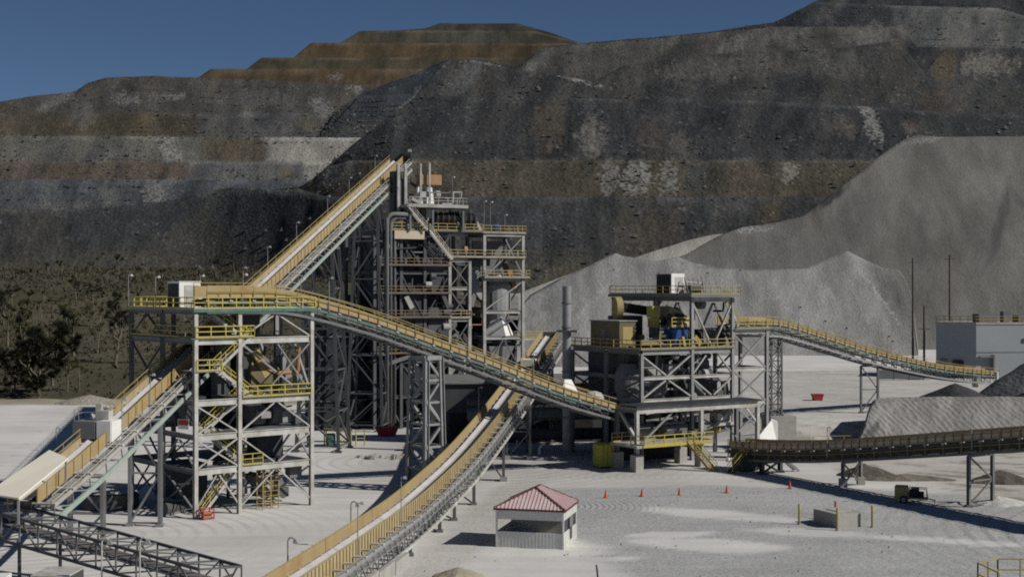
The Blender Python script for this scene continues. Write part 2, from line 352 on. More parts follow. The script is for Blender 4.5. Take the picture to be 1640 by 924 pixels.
def build_ground():
    def axis(fine0, fine1, step, lo, hi):
        a = []; t = fine0
        while t <= fine1: a.append(t); t += step
        s = step; t = fine0 - s
        pre = []
        while t > lo: pre.append(t); s *= 1.22; t -= s
        pre.append(lo); s = step; t = fine1 + s
        while t < hi: a.append(t); s *= 1.22; t += s
        a.append(hi); return pre[::-1] + a
    xs = axis(-90, 110, 0.9, -2600, 2600); ys = axis(70, 300, 0.9, -400, 4200)
    v = []; cols = []; grit = []
    pale = (0.57, 0.56, 0.545); gravel = (0.375, 0.38, 0.378); dirt = (0.40, 0.375, 0.33); veg = (0.078, 0.071, 0.05)
    white = (0.585, 0.58, 0.56); tan = (0.3, 0.265, 0.2); dust = (0.5, 0.495, 0.48)
    for y in ys:
        for x in xs:
            z = gz(x, y)
            n = noise.fractal((x * 0.05, y * 0.05, 0.3), 0.9, 2.0, 4)
            c = pale; g = 0.12
            if 60 < y < 320:
                c = mix(c, dust, sstep(-0.1, 0.5, n) * 0.6)
                # gravel apron in the right foreground
                e = 152.5 + 2.2 * noise.fractal((x * 0.07, y * 0.07, 5), 0.9, 2, 3) - 0.32 * max(0, x - 34)
                gv = sstep(e + 1.5, e - 1.5, y) * sstep(4.5 + 2 * n, 8 + 2 * n, x + 0.14 * (y - 117))
                c = mix(c, gravel, gv); g = lerp(g, 1.0, gv)
                w = max(patch(x, y, 17, 118, 7, 3.0, -0.3), patch(x, y, 14.5, 123, 4, 1.5, 0.2), patch(x, y, 26, 124.5, 6, 2.4, -0.3),
                        patch(x, y, 21, 133, 8, 3, -0.5), patch(x, y, 8, 112, 3, 1.1), patch(x, y, 38, 120, 9, 1.6, -0.35)) * gv
                c = mix(c, (0.57, 0.565, 0.55), w * 0.95); g = lerp(g, 0.25, w)
                hb = patch(x, y, 2.5, 116.5, 7.0, 4.6); c = mix(c, white, hb * 0.8); g = lerp(g, 0.4, hb)
                rb = sstep(3.2, 1.6, abs(x - (-6.5 + 0.169 * (y - 113.6)) - 1.2 + n)) * sstep(170, 150, y); c = mix(c, (0.4, 0.385, 0.36), rb * 0.7); g = lerp(g, 0.7, rb)
                # haul road and berms under the right-hand conveyor
                rd = sstep(44, 50, x + (y - 150) * 0.35 + n * 2) * sstep(134, 142, y)
                c = mix(c, (0.43, 0.41, 0.375), rd * 0.8); g = lerp(g, 0.5, rd)
                bk = sstep(0.05, 0.4, noise.fractal((x * 0.16, (y + x * 0.6) * 0.35, 9), 0.9, 2, 4)) * rd; c = mix(c, (0.22, 0.2, 0.175), bk * 0.75)
                tr = sstep(255, 262, y + n * 3) * sstep(-20, -40, x); c = mix(c, tan, tr); g = lerp(g, 0.8, tr)
                fd = sstep(196, 204, y) * sstep(22, 30, x); c = mix(c, (0.47, 0.465, 0.45), fd * 0.6)
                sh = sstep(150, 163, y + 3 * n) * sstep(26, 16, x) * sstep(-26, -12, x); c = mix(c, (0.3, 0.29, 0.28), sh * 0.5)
            vg = sstep(262, 276, y + 5 * n + max(0, (x + 45)) * 0.9) * sstep(-15, -28, x); c = mix(c, veg, vg); g = lerp(g, 0.9, vg)
            if vg > 0.5:
                gn = noise.fractal((x * 0.03, y * 0.012, 2.2), 0.9, 2, 4)
                c = mix(c, (0.058, 0.06, 0.036), sstep(0, 0.35, gn) * 0.7); c = mix(c, (0.11, 0.098, 0.07), sstep(0.1, 0.5, -gn) * 0.7)
            if y > 420: c = mix(c, (0.09, 0.088, 0.08), 0.7 if x > -40 else 0.0)
            z += g * 0.10 * noise.fractal((x * 0.6, y * 0.6, 0), 0.9, 2, 3) if 60 < y < 320 else 0
            v.append((x, y, z)); cols.append((*c, 1)); grit.append(g)
    nx = len(xs); f = []
    for j in range(len(ys) - 1):
        for i in range(nx - 1):
            a = j * nx + i; f.append((a, a + 1, a + nx + 1, a + nx))
    me = bpy.data.meshes.new('ground'); me.from_pydata(v, [], f); me.materials.append(M['ground'])
    ca = me.color_attributes.new('Col', 'FLOAT_COLOR', 'POINT'); ca.data.foreach_set('color', [t for c in cols for t in c])
    ga = me.attributes.new('Grit', 'FLOAT', 'POINT'); ga.data.foreach_set('value', grit)
    me.polygons.foreach_set('use_smooth', [True] * len(f)); me.update()
    o = bpy.data.objects.new('ground', me); C.objects.link(o)
    structure(o, 'pale concrete yard, grey gravel apron and dry brown scrub plain')
build_ground()

# ------------------------------------------------------------------ dumps and stockpiles
def dump(name, x0, x1, step, base_y, base_D, rows, colf, m, slope=0.74, bench=18.0, nsub=9, amp=1.0, nscale=0.035, base_z=None, seed=0.0, back=60.0, crest=0.8, tail=60.0):
    """a tipped heap: each row is a bench crest; faces lie at the angle of repose and benches run level"""
    xs = [x0 + (x1 - x0) * i / max(1, round((x1 - x0) / step)) for i in range(round((x1 - x0) / step) + 1)]
    xs = [x for i, x in enumerate(xs) if -60 < x < 1700 or i % 6 == 0 or i in (0, len(xs) - 1)]
    cols_v = []; meta = []
    for px in xs:
        D = base_D(px); z = EYE - (base_y(px) - CY) / F * D if base_z is None else base_z
        kx = (px - CX) / F; col = [(D, z)]; mt = [(base_y(px), 0)]
        for ri, row in enumerate(rows):
            py = interp(row, px); k = (CY - py) / F
            D2 = (z - EYE - slope * D) / (k - slope); z2 = EYE + k * D2
            if z2 < z or D2 < D: D2, z2 = D + 0.01, z + 0.001
            for s in range(1, nsub + 1):
                t = s / nsub; col.append((lerp(D, D2, t), lerp(z, z2, t))); mt.append((EYE and CY - (lerp(z, z2, t) - EYE) / lerp(D, D2, t) * F, ri + 1 if t < 1 else ri + 1))
            D, z = D2, z2
            D += bench; col.append((D, z + 0.2)); mt.append((py, ri + 1)); z += 0.2
        ze = min(z - 3, EYE); col.append((D + back, z - 2)); mt.append((mt[-1][0], len(rows)))
        col.append((D + back * 2 + tail, max(-2, z * 0.25) if tail > 20 else -1.0)); mt.append((mt[-1][0], len(rows)))
        cols_v.append([(kx * d, d, zz) for d, zz in col]); meta.append([(px, a, b) for a, b in mt])
    nr = len(cols_v[0]); v = []; cc = []; c2 = []; ms = []
    for cv, mm in zip(cols_v, meta):
        for k, ((x, y, z), (px, py, ri)) in enumerate(zip(cv, mm)):
            n = noise.fractal((x * nscale + seed, y * nscale, z * nscale * 0.6), 0.9, 2.1, 5) * amp
            n2 = (noise.noise((x * nscale * 5 + seed, 0.3 * z * nscale, seed)) + 0.5 * noise.noise((x * nscale * 9 + seed, z * nscale * 9, seed))) * amp * 0.3
            zz = z + (n * 0.45 if 0 < k else 0)
            v.append((x, y + (n + n2) * 1.3, zz)); c = colf(px, py, ri, x, z)
            c, cb, mk = c[:3], c[3:6], c[6]
            if crest and 0 < k and (k % (nsub + 1)) in (nsub, 0) and ri < len(rows): c = mix(c, tuple(q * 1.5 + 0.02 for q in c), crest * sstep(-0.25, 0.25, noise.noise((px * 0.02, ri * 3.1, seed))))
            cc.append((*c, 1)); c2.append((*cb, 1)); ms.append(mk)
    f = []
    for i in range(len(xs) - 1):
        for k in range(nr - 1):
            a = i * nr + k; f.append((a, a + nr, a + nr + 1, a + 1))
    me = bpy.data.meshes.new(name); me.from_pydata(v, [], f); me.materials.append(M[m])
    ca = me.color_attributes.new('Col', 'FLOAT_COLOR', 'POINT'); ca.data.foreach_set('color', [t for c in cc for t in c])
    ca = me.color_attributes.new('Col2', 'FLOAT_COLOR', 'POINT'); ca.data.foreach_set('color', [t for c in c2 for t in c])
    ga = me.attributes.new('Msk', 'FLOAT', 'POINT'); ga.data.foreach_set('value', ms)
    me.polygons.foreach_set('use_smooth', [(i % (nr - 1) + 1) % (nsub + 1) != 0 for i in range(len(f))])
    me.update(); o = bpy.data.objects.new(name, me); C.objects.link(o)
    if m == 'rock': RUB.append((v, ms, nr, nsub))
    return o

def blobs(base, lst, px, py, sc=0.03, w=0.55):
    c = base; n = noise.fractal((px * sc, py * sc * 0.6, 4.2), 0.9, 2.0, 4)
    n2 = noise.fractal((px * 0.13, py * 0.05, 9.2), 0.7, 2.0, 5) * 1.1
    n3 = noise.fractal(((px + 0.7 * py) * 0.024, (px - 1.4 * py) * 0.006, 14.2), 0.8, 2.0, 4)
    c = mix(c, tuple(k * 1.2 for k in c), sstep(0.0, 0.6, n)); c = mix(c, tuple(k * 0.82 for k in c), sstep(0.0, 0.6, -n))
    if base[0] < 0.12: c = mix(c, (c[0] * 1.24, c[1] * 1.2, c[2] * 1.13), sstep(0.05, 0.5, n3)); c = mix(c, (c[0] * 0.74, c[1] * 0.77, c[2] * 0.8), sstep(0.05, 0.5, -n3))
    c2, mk = c, 0.0
    for (x, y, rx, ry, rot, col, s) in lst:
        dx, dy = px - x, py - y; ca, sa = math.cos(rot), math.sin(rot)
        u, q = (dx * ca + dy * sa) / rx, (-dx * sa + dy * ca) / ry
        d = math.sqrt(u * u + q * q) + w * n2 * 0.8
        m_ = sstep(1.45, 0.35, d) * (0.35 + 0.65 * s)
        if m_ > mk: c2, mk = col, m_
    if mk > 0:
        g_ = sum(c2) / 3; c2 = mix(c2, (g_, g_, g_), 0.4)
        if base[0] < 0.12: c2 = mix(c2, c, 0.22)
    return (*c, *c2, mk)

DK, BL, BR, LG, OL = (0.042, 0.045, 0.05), (0.036, 0.042, 0.05), (0.105, 0.072, 0.036), (0.2, 0.195, 0.175), (0.075, 0.066, 0.045)
PL = (0.1, 0.1, 0.093); OR = (0.115, 0.082, 0.053)
RUB = []
# far brown terraced hill
def c3(px, py, ri, x, z):
    b = [(0.085, 0.06, 0.036), (0.07, 0.052, 0.034), (0.06, 0.048, 0.032), (0.07, 0.054, 0.034), (0.048, 0.045, 0.036), (0.046, 0.043, 0.037)][min(ri, 5)]
    b = mix(b, (0.06, 0.056, 0.04), 0.5 if (int(ri) % 2 == 0 and ri) else 0)
    return blobs(b, [(535, 123, 14, 8, 0, LG, .6), (760, 62, 70, 12, 0, (0.075, 0.072, 0.06), .6), (575, 150, 60, 20, 0, (.1, .075, .045), .7)], px, py)
a = [(250, 150), (320, 123), (337, 111)]; b = [(395, 111), (418, 93)]; c = [(470, 93), (498, 69)]; d = [(545, 69), (577, 50)]
structure(dump('hill', 250, 1010, 5, lambda x: 175, lambda x: 1500,
     [a + [(1010, 111)], a + b + [(900, 93), (1010, 105)], a + b + c + [(900, 70), (936, 72), (1010, 95)],
      a + b + c + d + [(640, 49), (860, 51), (936, 72), (1010, 95)],
      a + b + c + d + [(625, 50), (680, 46), (705, 38), (830, 38), (880, 52), (936, 72), (1010, 95)]], c3, 'rockfar', bench=32, nsub=5, amp=1.8, nscale=0.02),
     'far brown hill stepped in flat terraces against the sky')
# left grey dump with pale bands
def c2(px, py, ri, x, z):
    b = {0: BL, 1: (0.06, 0.066, 0.075), 2: (0.075, 0.068, 0.058), 3: (0.1, 0.097, 0.085), 4: (0.07, 0.062, 0.046), 5: (0.068, 0.066, 0.062)}[min(ri, 5)]
    if ri == 3: b = mix(PL, (0.075, 0.068, 0.055), sstep(310, 335, px)); b = mix(b, (0.215, 0.21, 0.19), sstep(412, 438, px + 10 * noise.noise((px * 0.1, py * 0.1, 3))))
    if ri == 2: b = mix(b, (0.085, 0.088, 0.09), sstep(290, 305, px)); b = mix(b, (0.19, 0.187, 0.17), sstep(482, 492, px))
    if ri == 4: b = mix(b, (0.07, 0.072, 0.074), sstep(300, 330, px))
    L = []
    if ri == 2: L = [(110, 272, 40, 22, 0, OR, .9), (170, 272, 35, 22, 0, OR, .8), (235, 270, 30, 18, 0, OR, .9), (285, 272, 22, 24, 0, (.12, .09, .06), .9), (190, 275, 8, 20, 0, (.075, .055, .045), 1), (20, 262, 30, 10, 0, (.14, .1, .075), .8), (455, 280, 12, 22, 0, (.12, .1, .05), .9)]
    if ri == 3: L = [(368, 240, 18, 20, 0, (.12, .085, .045), .9), (415, 238, 14, 20, 0, (.085, .07, .045), .8), (270, 240, 16, 30, -.5, (.22, .22, .2), .7)]
    if ri == 1: L = [(248, 308, 20, 26, 0.3, (.17, .17, .155), .9), (75, 300, 18, 30, 0, (.1, .12, .12), .7), (170, 310, 22, 22, 0, (.11, .115, .11), .7), (100, 328, 60, 8, 0, (.12, .11, .09), .7)]
    if ri >= 4: L = [(200, 160, 30, 12, 0, (.16, .16, .15), .7), (270, 155, 30, 8, 0, (.17, .17, .155), .7), (85, 165, 45, 10, -.5, (.13, .13, .125), .6), (130, 185, 25, 26, -.8, (.11, .11, .1), .6), (515, 172, 26, 12, .7, (.17, .17, .16), .8), (568, 140, 16, 8, .4, (.2, .2, .19), .9), (495, 200, 18, 18, 0, (.12, .1, .06), .7), (230, 126, 60, 6, 0, BR, .7), (400, 160, 60, 18, 0, (.1, .1, .1), .5), (30, 190, 60, 22, 0, OL, .7)]
    return blobs(b, L, px, py)
cr = [(-60, 168), (0, 163), (60, 153), (120, 147), (142, 133), (170, 124), (250, 122), (330, 125), (450, 130), (585, 138), (640, 155), (720, 170)]
structure(dump('hill', -700, 740, 3.6, lambda x: 350, lambda x: 900,
     [[(-90, 288), (740, 288)], [(-90, 259), (740, 262)], [(-90, 218), (740, 222)], [(-90, 192), (80, 183), (740, 184)], cr], c2, 'rock', bench=16, nsub=6, amp=1.5, nscale=0.03, seed=3),
     'long grey mine waste dump on the left with pale rock bands')
# upper black dump at top right
def c4(px, py, ri, x, z):
    b = DK
    if ri == 1: b = mix((0.062, 0.062, 0.06), (0.035, 0.038, 0.042), sstep(1440, 1460, px))
    if ri == 2: b = mix((0.035, 0.037, 0.042), (0.105, 0.107, 0.105), sstep(1420, 1440, px))
    if ri == 3: b = (0.04, 0.042, 0.045)
    L = [(1180, 70, 40, 14, -.3, (.14, .14, .13), .7), (1390, 60, 50, 22, 0, (.13, .125, .11), .8), (1260, 60, 40, 16, 0, (.11, .11, .1), .6), (1070, 70, 30, 8, -.6, (.12, .12, .12), .6),
         (860, 100, 12, 30, .7, (.12, .12, .12), .8), (1325, 62, 16, 20, .5, (.035, .037, .04), .8), (1330, 15, 14, 40, .8, (.075, .075, .072), .7), (1590, 105, 80, 26, 0, (.14, .135, .115), .9), (1520, 105, 22, 30, 0, (.1, .078, .042), .85)]
    return blobs(b, L, px, py)
structure(dump('hill', 790, 2400, 5, lambda x: 175, lambda x: 1050,
     [[(790, 140), (820, 112), (870, 78), (935, 71), (1000, 66), (1100, 58), (1170, 50), (1240, 44), (1330, 44), (1440, 44), (1470, 76), (1760, 79)],
      [(790, 140), (820, 112), (870, 77), (935, 70), (1000, 65), (1100, 57), (1170, 48), (1240, 38), (1290, 12), (1312, 4), (1420, 9), (1600, 14), (1640, 26), (1760, 40)],
      [(790, 140), (820, 111), (870, 76), (935, 69), (1000, 64), (1100, 56), (1170, 47), (1240, 37), (1290, 11), (1312, -2), (1345, -22), (1600, -22), (1690, 30), (1760, 40)]], c4, 'rock', bench=14, nsub=8, amp=3.2, nscale=0.03, seed=7),
     'black upper mine waste dump rising out of the top right corner')
# side tier between left dump and main dump
def c1b(px, py, ri, x, z):
    return blobs(BL, [(650, 180, 14, 60, .75, (.15, .15, .15), .7), (690, 165, 40, 16, -.6, (.11, .085, .06), .7), (600, 205, 60, 18, 0, (.06, .055, .05), .6)], px, py)
structure(dump('hill', 496, 860, 4, lambda x: 226, lambda x: 1022,
     [[(496, 226), (514, 221), (576, 154), (700, 150), (860, 150)], [(496, 226), (514, 221), (533, 186), (552, 170), (576, 152), (600, 142), (628, 131), (668, 118), (709, 98), (760, 97), (860, 112)]], c1b, 'rock', bench=6, nsub=9, amp=1.6, seed=12),
     'dark rock spur of the dump below the brown terraced hill')
# main dark dump
def c1(px, py, ri, x, z):
    b = {0: (0.053, 0.052, 0.047), 1: (0.047, 0.049, 0.051), 2: (0.068, 0.062, 0.05), 3: (0.04, 0.042, 0.045), 4: (0.049, 0.05, 0.051)}[min(ri, 4)]
    if ri <= 1: b = mix(b, (0.075, 0.068, 0.052), sstep(385, 450, py + 14 * noise.noise((px * 0.03, py * 0.03, 2))) * 0.8)
    L = []
    if ri <= 1: L = [(310, 400, 90, 60, 0, (.058, .056, .046), .8), (200, 350, 120, 40, 0, (.042, .045, .05), .7), (60, 380, 60, 50, -.6, (.058, .054, .044), .7), (1040, 370, 60, 50, 0, (.075, .064, .042), .7), (1130, 400, 50, 30, 0, (.085, .075, .055), .6), (1230, 345, 30, 30, .3, (.075, .058, .035), .7), (820, 350, 90, 34, 0, (.047, .052, .062), .8), (440, 305, 60, 4, 0, (.16, .16, .15), .5), (160, 420, 140, 20, 0, (.075, .07, .055), .7)]
    if ri == 2: L = [(780, 285, 50, 34, 0, (.098, .08, .05), .9), (850, 290, 28, 34, 0, (.082, .07, .05), .8), (975, 285, 16, 34, 0, (.17, .17, .16), .9), (1020, 285, 26, 32, 0, (.2, .2, .185), .9), (1070, 285, 16, 30, 0, (.19, .185, .165), .8), (1200, 288, 34, 34, 0, (.098, .077, .05), .9), (1265, 275, 16, 20, .4, (.18, .17, .145), .9), (1115, 285, 26, 34, 0, (.05, .06, .06), .9), (545, 270, 22, 40, .9, (.12, .12, .115), .7)]
    if ri == 3: L = [(880, 200, 34, 50, .1, (.08, .064, .043), .8), (950, 222, 26, 36, .1, (.15, .145, .125), .85), (1040, 220, 26, 40, 0, (.075, .06, .05), .7), (1395, 195, 14, 44, -.35, (.21, .21, .2), .9), (1350, 200, 36, 22, .3, (.095, .082, .075), .7), (1460, 205, 16, 14, 0, (.1, .085, .075), .6), (1560, 205, 90, 20, 0, (.036, .042, .05), .8), (1090, 235, 28, 24, 0, (.1, .095, .082), .6), (830, 140, 60, 12, 0, (.07, .07, .065), .5)]
    if ri >= 4: L = [(1150, 110, 130, 22, -.1, (.085, .08, .072), .9), (1330, 105, 70, 24, 0, (.08, .08, .076), .8), (1430, 110, 40, 44, 0, (.066, .063, .058), .8), (890, 115, 80, 6, .3, (.22, .22, .21), 1), (790, 100, 60, 5, .12, (.2, .2, .19), 1), (745, 125, 18, 60, .7, (.1, .1, .1), .8), (1580, 105, 50, 22, 0, (.15, .145, .12), .9), (1512, 105, 26, 30, 0, (.1, .078, .042), .85), (1500, 160, 40, 24, 0, (.075, .06, .042), .7), (1600, 155, 60, 16, 0, (.055, .055, .052), .7)]
    return blobs(b, L, px, py)
r1 = [(-90, 340), (0, 334), (120, 339), (210, 329), (275, 321), (370, 300), (440, 305), (480, 303), (520, 316), (1760, 316)]
r2 = [(-90, 340), (0, 334), (120, 339), (210, 329), (275, 321), (370, 300), (440, 305), (480, 300), (500, 288), (525, 268), (562, 258), (1760, 258)]
r3 = r2[:8] + [(500, 287), (525, 266), (571, 228), (620, 196), (660, 168), (700, 152), (780, 158), (900, 157), (1000, 160), (1100, 158), (1250, 164), (1400, 172), (1520, 182), (1760, 190)]
r4 = r2[:8] + [(500, 287), (525, 266), (571, 227), (620, 190), (660, 160), (712, 100), (760, 97), (830, 112), (900, 122), (950, 131), (1000, 106), (1100, 91), (1200, 83), (1330, 79), (1400, 71), (1430, 67), (1455, 84), (1480, 118), (1510, 80), (1560, 78), (1760, 80)]
def base1(px): return lerp(640, 560, sstep(300, 640, px))
structure(dump('hill', -700, 2300, 3.6, lambda x: 470, base1, [r1, r2, r3, r4], c1, 'rock', bench=14, nsub=12, amp=1.5, nscale=0.035, base_z=20.0, seed=20),
     'great dark mine waste dump with rocky benches behind the plant')

rg = random.Random(21); piles = {'rubble': MB(), 'rubble_pale': MB()}
for v, ms, nr, nsub in RUB:
    made = 0
    for _ in range(16000):
        i = rg.randrange(len(v)); x, y, z = v[i]; k = i % nr
        if made > 2600 or k == 0 or k > nr - 3 or not -0.45 < x / y < 0.42: continue
        t = (k % (nsub + 1)) / nsub
        if rg.random() > (0.35 + 0.65 * (1 - t)) or noise.noise((x * 0.02, z * 0.03, 4)) < -0.1: continue
        made += 1; p = V((x + rg.uniform(-2, 2), y + rg.uniform(-2.5, -0.3), z + rg.uniform(-0.95, -0.1))); r = rg.choice((0.3, 0.35, 0.42, 0.5, 0.62, 0.9)) * (1 + y / 2500)
        mb = piles['rubble_pale' if ms[i] > 0.35 and rg.random() < 0.6 or rg.random() < 0.06 else 'rubble']
        q = [V((rg.uniform(-1, 1), rg.uniform(-1, 1), rg.uniform(-0.7, 0.9))).normalized() * r * rg.uniform(0.7, 1.1) for _ in range(4)]
        mb.add([p + w_ for w_ in (V((-r * rg.uniform(.6, 1), -r * .6, -r * .6)), V((r * rg.uniform(.6, 1), -r * .6, -r * .6)), V((0, r, -r * .5)), V((rg.uniform(-.4, .4) * r, rg.uniform(-.8, .2) * r, r * rg.uniform(.6, 1.3))))], [(0, 2, 1), (0, 1, 3), (1, 2, 3), (2, 0, 3)])
for k_, lab in (('rubble', 'dark loose boulders strewn down the faces of the waste dumps'), ('rubble_pale', 'pale loose boulders lying in the light patches of the waste dumps')):
    tag(piles[k_].build('rubble', k_), lab, 'rubble', kind='stuff')

# stockpiles of crushed ore: things
def cs1(px, py, ri, x, z):
    return blobs((0.132, 0.13, 0.122), [(1600, 360, 10, 70, .25, (.085, .083, .08), .8), (1470, 380, 8, 70, .15, (.105, .103, .098), .6), (1375, 350, 30, 60, .7, (.115, .115, .11), .7), (1470, 225, 60, 6, -.2, (.2, .2, .19), .7), (1330, 318, 40, 8, -.6, (.04, .042, .045), .9), (1190, 366, 40, 6, 0, (.25, .25, .24), .8), (1230, 400, 90, 24, 0, (.125, .127, .127), .7)], px, py, 0.02)
sp1 = [(1040, 424), (1070, 418), (1100, 408), (1150, 378), (1190, 362), (1240, 357), (1285, 347), (1330, 312), (1400, 256), (1450, 222), (1468, 216), (1500, 219), (1900, 219)]
tag(dump('stockpile', 1040, 2300, 5, lambda x: 440, lambda x: 425, [sp1], cs1, 'gravel', slope=0.70, bench=25, nsub=40, amp=1.3, nscale=0.03, base_z=0.0, seed=31),
    'largest grey ore stockpile, its flat top high at the right edge', 'stockpile')
def cs3(px, py, ri, x, z): return blobs((0.3, 0.295, 0.27), [], px, py, 0.02)
tag(dump('stockpile', 830, 1170, 5, lambda x: 470, lambda x: 455, [[(830, 470), (880, 452), (945, 428), (985, 424), (1030, 408), (1060, 398), (1100, 386), (1145, 376), (1170, 376)]], cs3, 'gravel', bench=6, nsub=12, amp=0.8, base_z=2.0, seed=36),
    'pale narrow ridge of ore showing just behind the smooth stockpile', 'stockpile')
def cs2(px, py, ri, x, z):
    return blobs(mix((0.235, 0.235, 0.228), (0.14, 0.138, 0.13), sstep(1395, 1462, px + 0.35 * (480 - py))), [(1405, 470, 78, 4, 0.93, (.3, .3, .29), .8), (1330, 470, 60, 4, 0.8, (.28, .28, .27), .6), (1270, 500, 60, 4, 0.7, (.28, .28, .27), .5), (1060, 460, 60, 4, -0.7, (.19, .19, .19), .6), (960, 470, 60, 5, -0.8, (.28, .28, .27), .6), (900, 470, 50, 40, -.5, (.165, .168, .172), .9), (985, 420, 10, 30, 0, (.25, .25, .24), .6), (1200, 428, 100, 5, 0, (.12, .12, .115), .7), (1340, 420, 30, 10, 0, (.2, .2, .195), .8), (1120, 418, 30, 5, 0, (.15, .15, .145), .7)], px, py, 0.02)
sp2 = [(826, 548), (832, 500), (838, 486), (850, 472), (900, 446), (945, 427), (985, 404), (1000, 410), (1030, 415), (1055, 417), (1085, 411), (1110, 421), (1150, 430), (1230, 431), (1290, 431), (1330, 413), (1357, 402), (1385, 416), (1412, 428), (1440, 432), (1450, 446), (1460, 480), (1468, 540), (1472, 578)]
tag(dump('stockpile', 826, 1472, 4, lambda x: 590, lambda x: 385, [sp2], cs2, 'gravel', bench=10, nsub=26, amp=1.1, nscale=0.05, base_z=0.0, seed=41, back=25),
    'smooth light grey ore stockpile behind the crusher tower', 'stockpile')
# embankment in front of the right-hand yard and the piles on it
def cs4(px, py, ri, x, z):
    return blobs((0.245, 0.24, 0.23), [(1396, 692, 12, 20, .5, (.12, .117, .11), .8)], px, py, 0.03)
tag(dump('embankment', 1374, 1800, 4, lambda x: 705, lambda x: 188, [[(1374, 706), (1384, 688), (1392, 655), (1400, 645), (1500, 641), (1640, 642), (1800, 642)]], cs4, 'raked', bench=5, nsub=12, amp=0.16, nscale=0.2, base_z=0.0, seed=51, back=1.5, tail=2.5, crest=0.3),
    'flat-topped grey embankment with raked face behind the low conveyor', 'embankment')
def heap(name, label, c, r, h, col, seed, m='gravel', cat='heap', ry=None):
    mb = MB(); n = 30; rings = 10; ry = ry or r; vs = []; cc = []
    for k in range(rings + 1):
        t = k / rings
        for i in range(n):
            a = 2 * math.pi * i / n
            w = 1 + 0.18 * noise.noise((math.cos(a) * 1.3, math.sin(a) * 1.3, seed)) + 0.1 * noise.noise((math.cos(a) * 4, math.sin(a) * 4, seed + t))
            hh = h * (1 - t) ** 0.95 * (0.94 + 0.12 * noise.noise((math.cos(a) * 3 * t, math.sin(a) * 3 * t, seed + 5)))
            vs.append((r * t * w * math.cos(a), ry * t * w * math.sin(a), hh - (0.15 if k == rings else 0)))
    fs = [(k * n + i, (k + 1) * n + i, (k + 1) * n + (i + 1) % n, k * n + (i + 1) % n) for k in range(rings) for i in range(n)]
    mb.add(vs, fs); o = mb.build(name, m, smooth=True); o.location = c
    ca = o.data.color_attributes.new('Col', 'FLOAT_COLOR', 'POINT'); ca.data.foreach_set('color', [q for _ in vs for q in (*col, 1)])
    return tag(o, label, cat)
heap('ore_heap', 'low dark flat-topped ore heap under the end of the descending conveyor', P(1530, 655, 214), 9.5, 4.3, (0.055, 0.056, 0.058), 1.0)
heap('ore_heap', 'tall grey ore heap at the right edge beside the conveyor end', P(1655, 660, 222), 12.5, 9.2, (0.15, 0.15, 0.148), 2.0)
heap('ore_heap', 'black ore heap cut by the right edge below the tall grey heap', P(1650, 652, 205), 6, 2.6, (0.035, 0.036, 0.038), 3.0)
heap('rubble_heap', 'dark rubble heap just right of the low conveyor first leg', V((41.6, 162, 0)), 3.6, 1.5, (0.1, 0.092, 0.08), 4.0, 'rock', ry=2.4)
heap('rubble_heap', 'dark rubble heap at the right edge under the low conveyor', V((55.5, 156, 0)), 4.4, 1.5, (0.11, 0.1, 0.09), 5.0, 'rock', ry=2.2)
heap('rubble_heap', 'long low rubble berm along the haul road under the low conveyor', V((45.5, 158, 0)), 6.5, 0.8, (0.17, 0.155, 0.13), 6.0, 'rock', ry=1.2)
heap('gravel_heap', 'small tan gravel heap at the bottom beside the foreground conveyor', V((-4.0, 104.5, 0)), 2.2, 0.9, (0.36, 0.32, 0.25), 7.0)
heap('gravel_heap', 'low white dust heap around the foot of the right conveyor trestle', V((50.0, 141.5, 0)), 3.2, 0.7, (0.5, 0.49, 0.47), 8.0)
heap('gravel_heap', 'low pale mound in front of the left scrub trees', V((-80.5, 262, 0)), 7.5, 1.9, (0.3, 0.28, 0.24), 9.0, ry=3)

# ------------------------------------------------------------------ shared part builders
def railing(parent, pts, m='yellow', h=1.1, post=1.5, w=0.065, off=None, name='railing', toe=True):
    mb = MB()
    for a, b in zip(pts, pts[1:]):
        a, b = V(a), V(b); n = max(1, round((b - a).length / post))
        for i in range(n + 1):
            p = a.lerp(b, i / n); mb.beam(p, p + V((0, 0, h)), w)
        for hh in (h, h * 0.55): mb.beam(a + V((0, 0, hh)), b + V((0, 0, hh)), w * 0.97)
        if toe: mb.beam(a + V((0, 0, 0.09)), b + V((0, 0, 0.09)), 0.03, 0.16)
    return mb.build(name, m, parent, off)

def stair(parent, a, b, width, side, ms='steel', mr='yellow', off=None, rails=True):
    """a flight from foot a to head b; side = horizontal vector across the treads"""
    a, b = V(a), V(b); side = V(side).normalized() * width; mb = MB(); d = b - a
    for s in (0, 1): mb.beam(a + side * s, b + side * s, 0.08, 0.28)
    n = max(3, round(d.z / 0.24))
    for i in range(1, n):
        p = a.lerp(b, i / n); mb.beam(p, p + side, 0.24, 0.04)
    o = mb.build('stair', ms, parent, off)
    if rails:
        r = MB()
        for s in (0, 1):
            k = max(2, round(d.length / 1.3))
            for i in range(k + 1):
                p = a.lerp(b, i / k) + side * s; r.beam(p, p + V((0, 0, 1.0)), 0.065)
            for hh in (1.0, 0.55): r.beam(a + side * s + V((0, 0, hh)), b + side * s + V((0, 0, hh)), 0.063)
        r.build('handrail', mr, o, off)
    return o

def lamp_post(parent, p, h=3.2, off=None, arm=V((0.35, 0, 0)), name='lamp_post', m='grey', head='lamp'):
    p = V(p); mb = MB(); mb.tube(p, p + V((0, 0, h)), 0.045, 0.035, 6); mb.beam(p + V((0, 0, h - 0.03)), p + V((0, 0, h)) + arm, 0.05)
    o = mb.build(name, m, parent, off); q = p + V((0, 0, h)) + arm
    MB().frustum(q + V((0, 0, -0.14)), (0.32, 0.22), q + V((0, 0, 0.08)), (0.18, 0.14)).build('lamp_head', head, o, off)
    return o

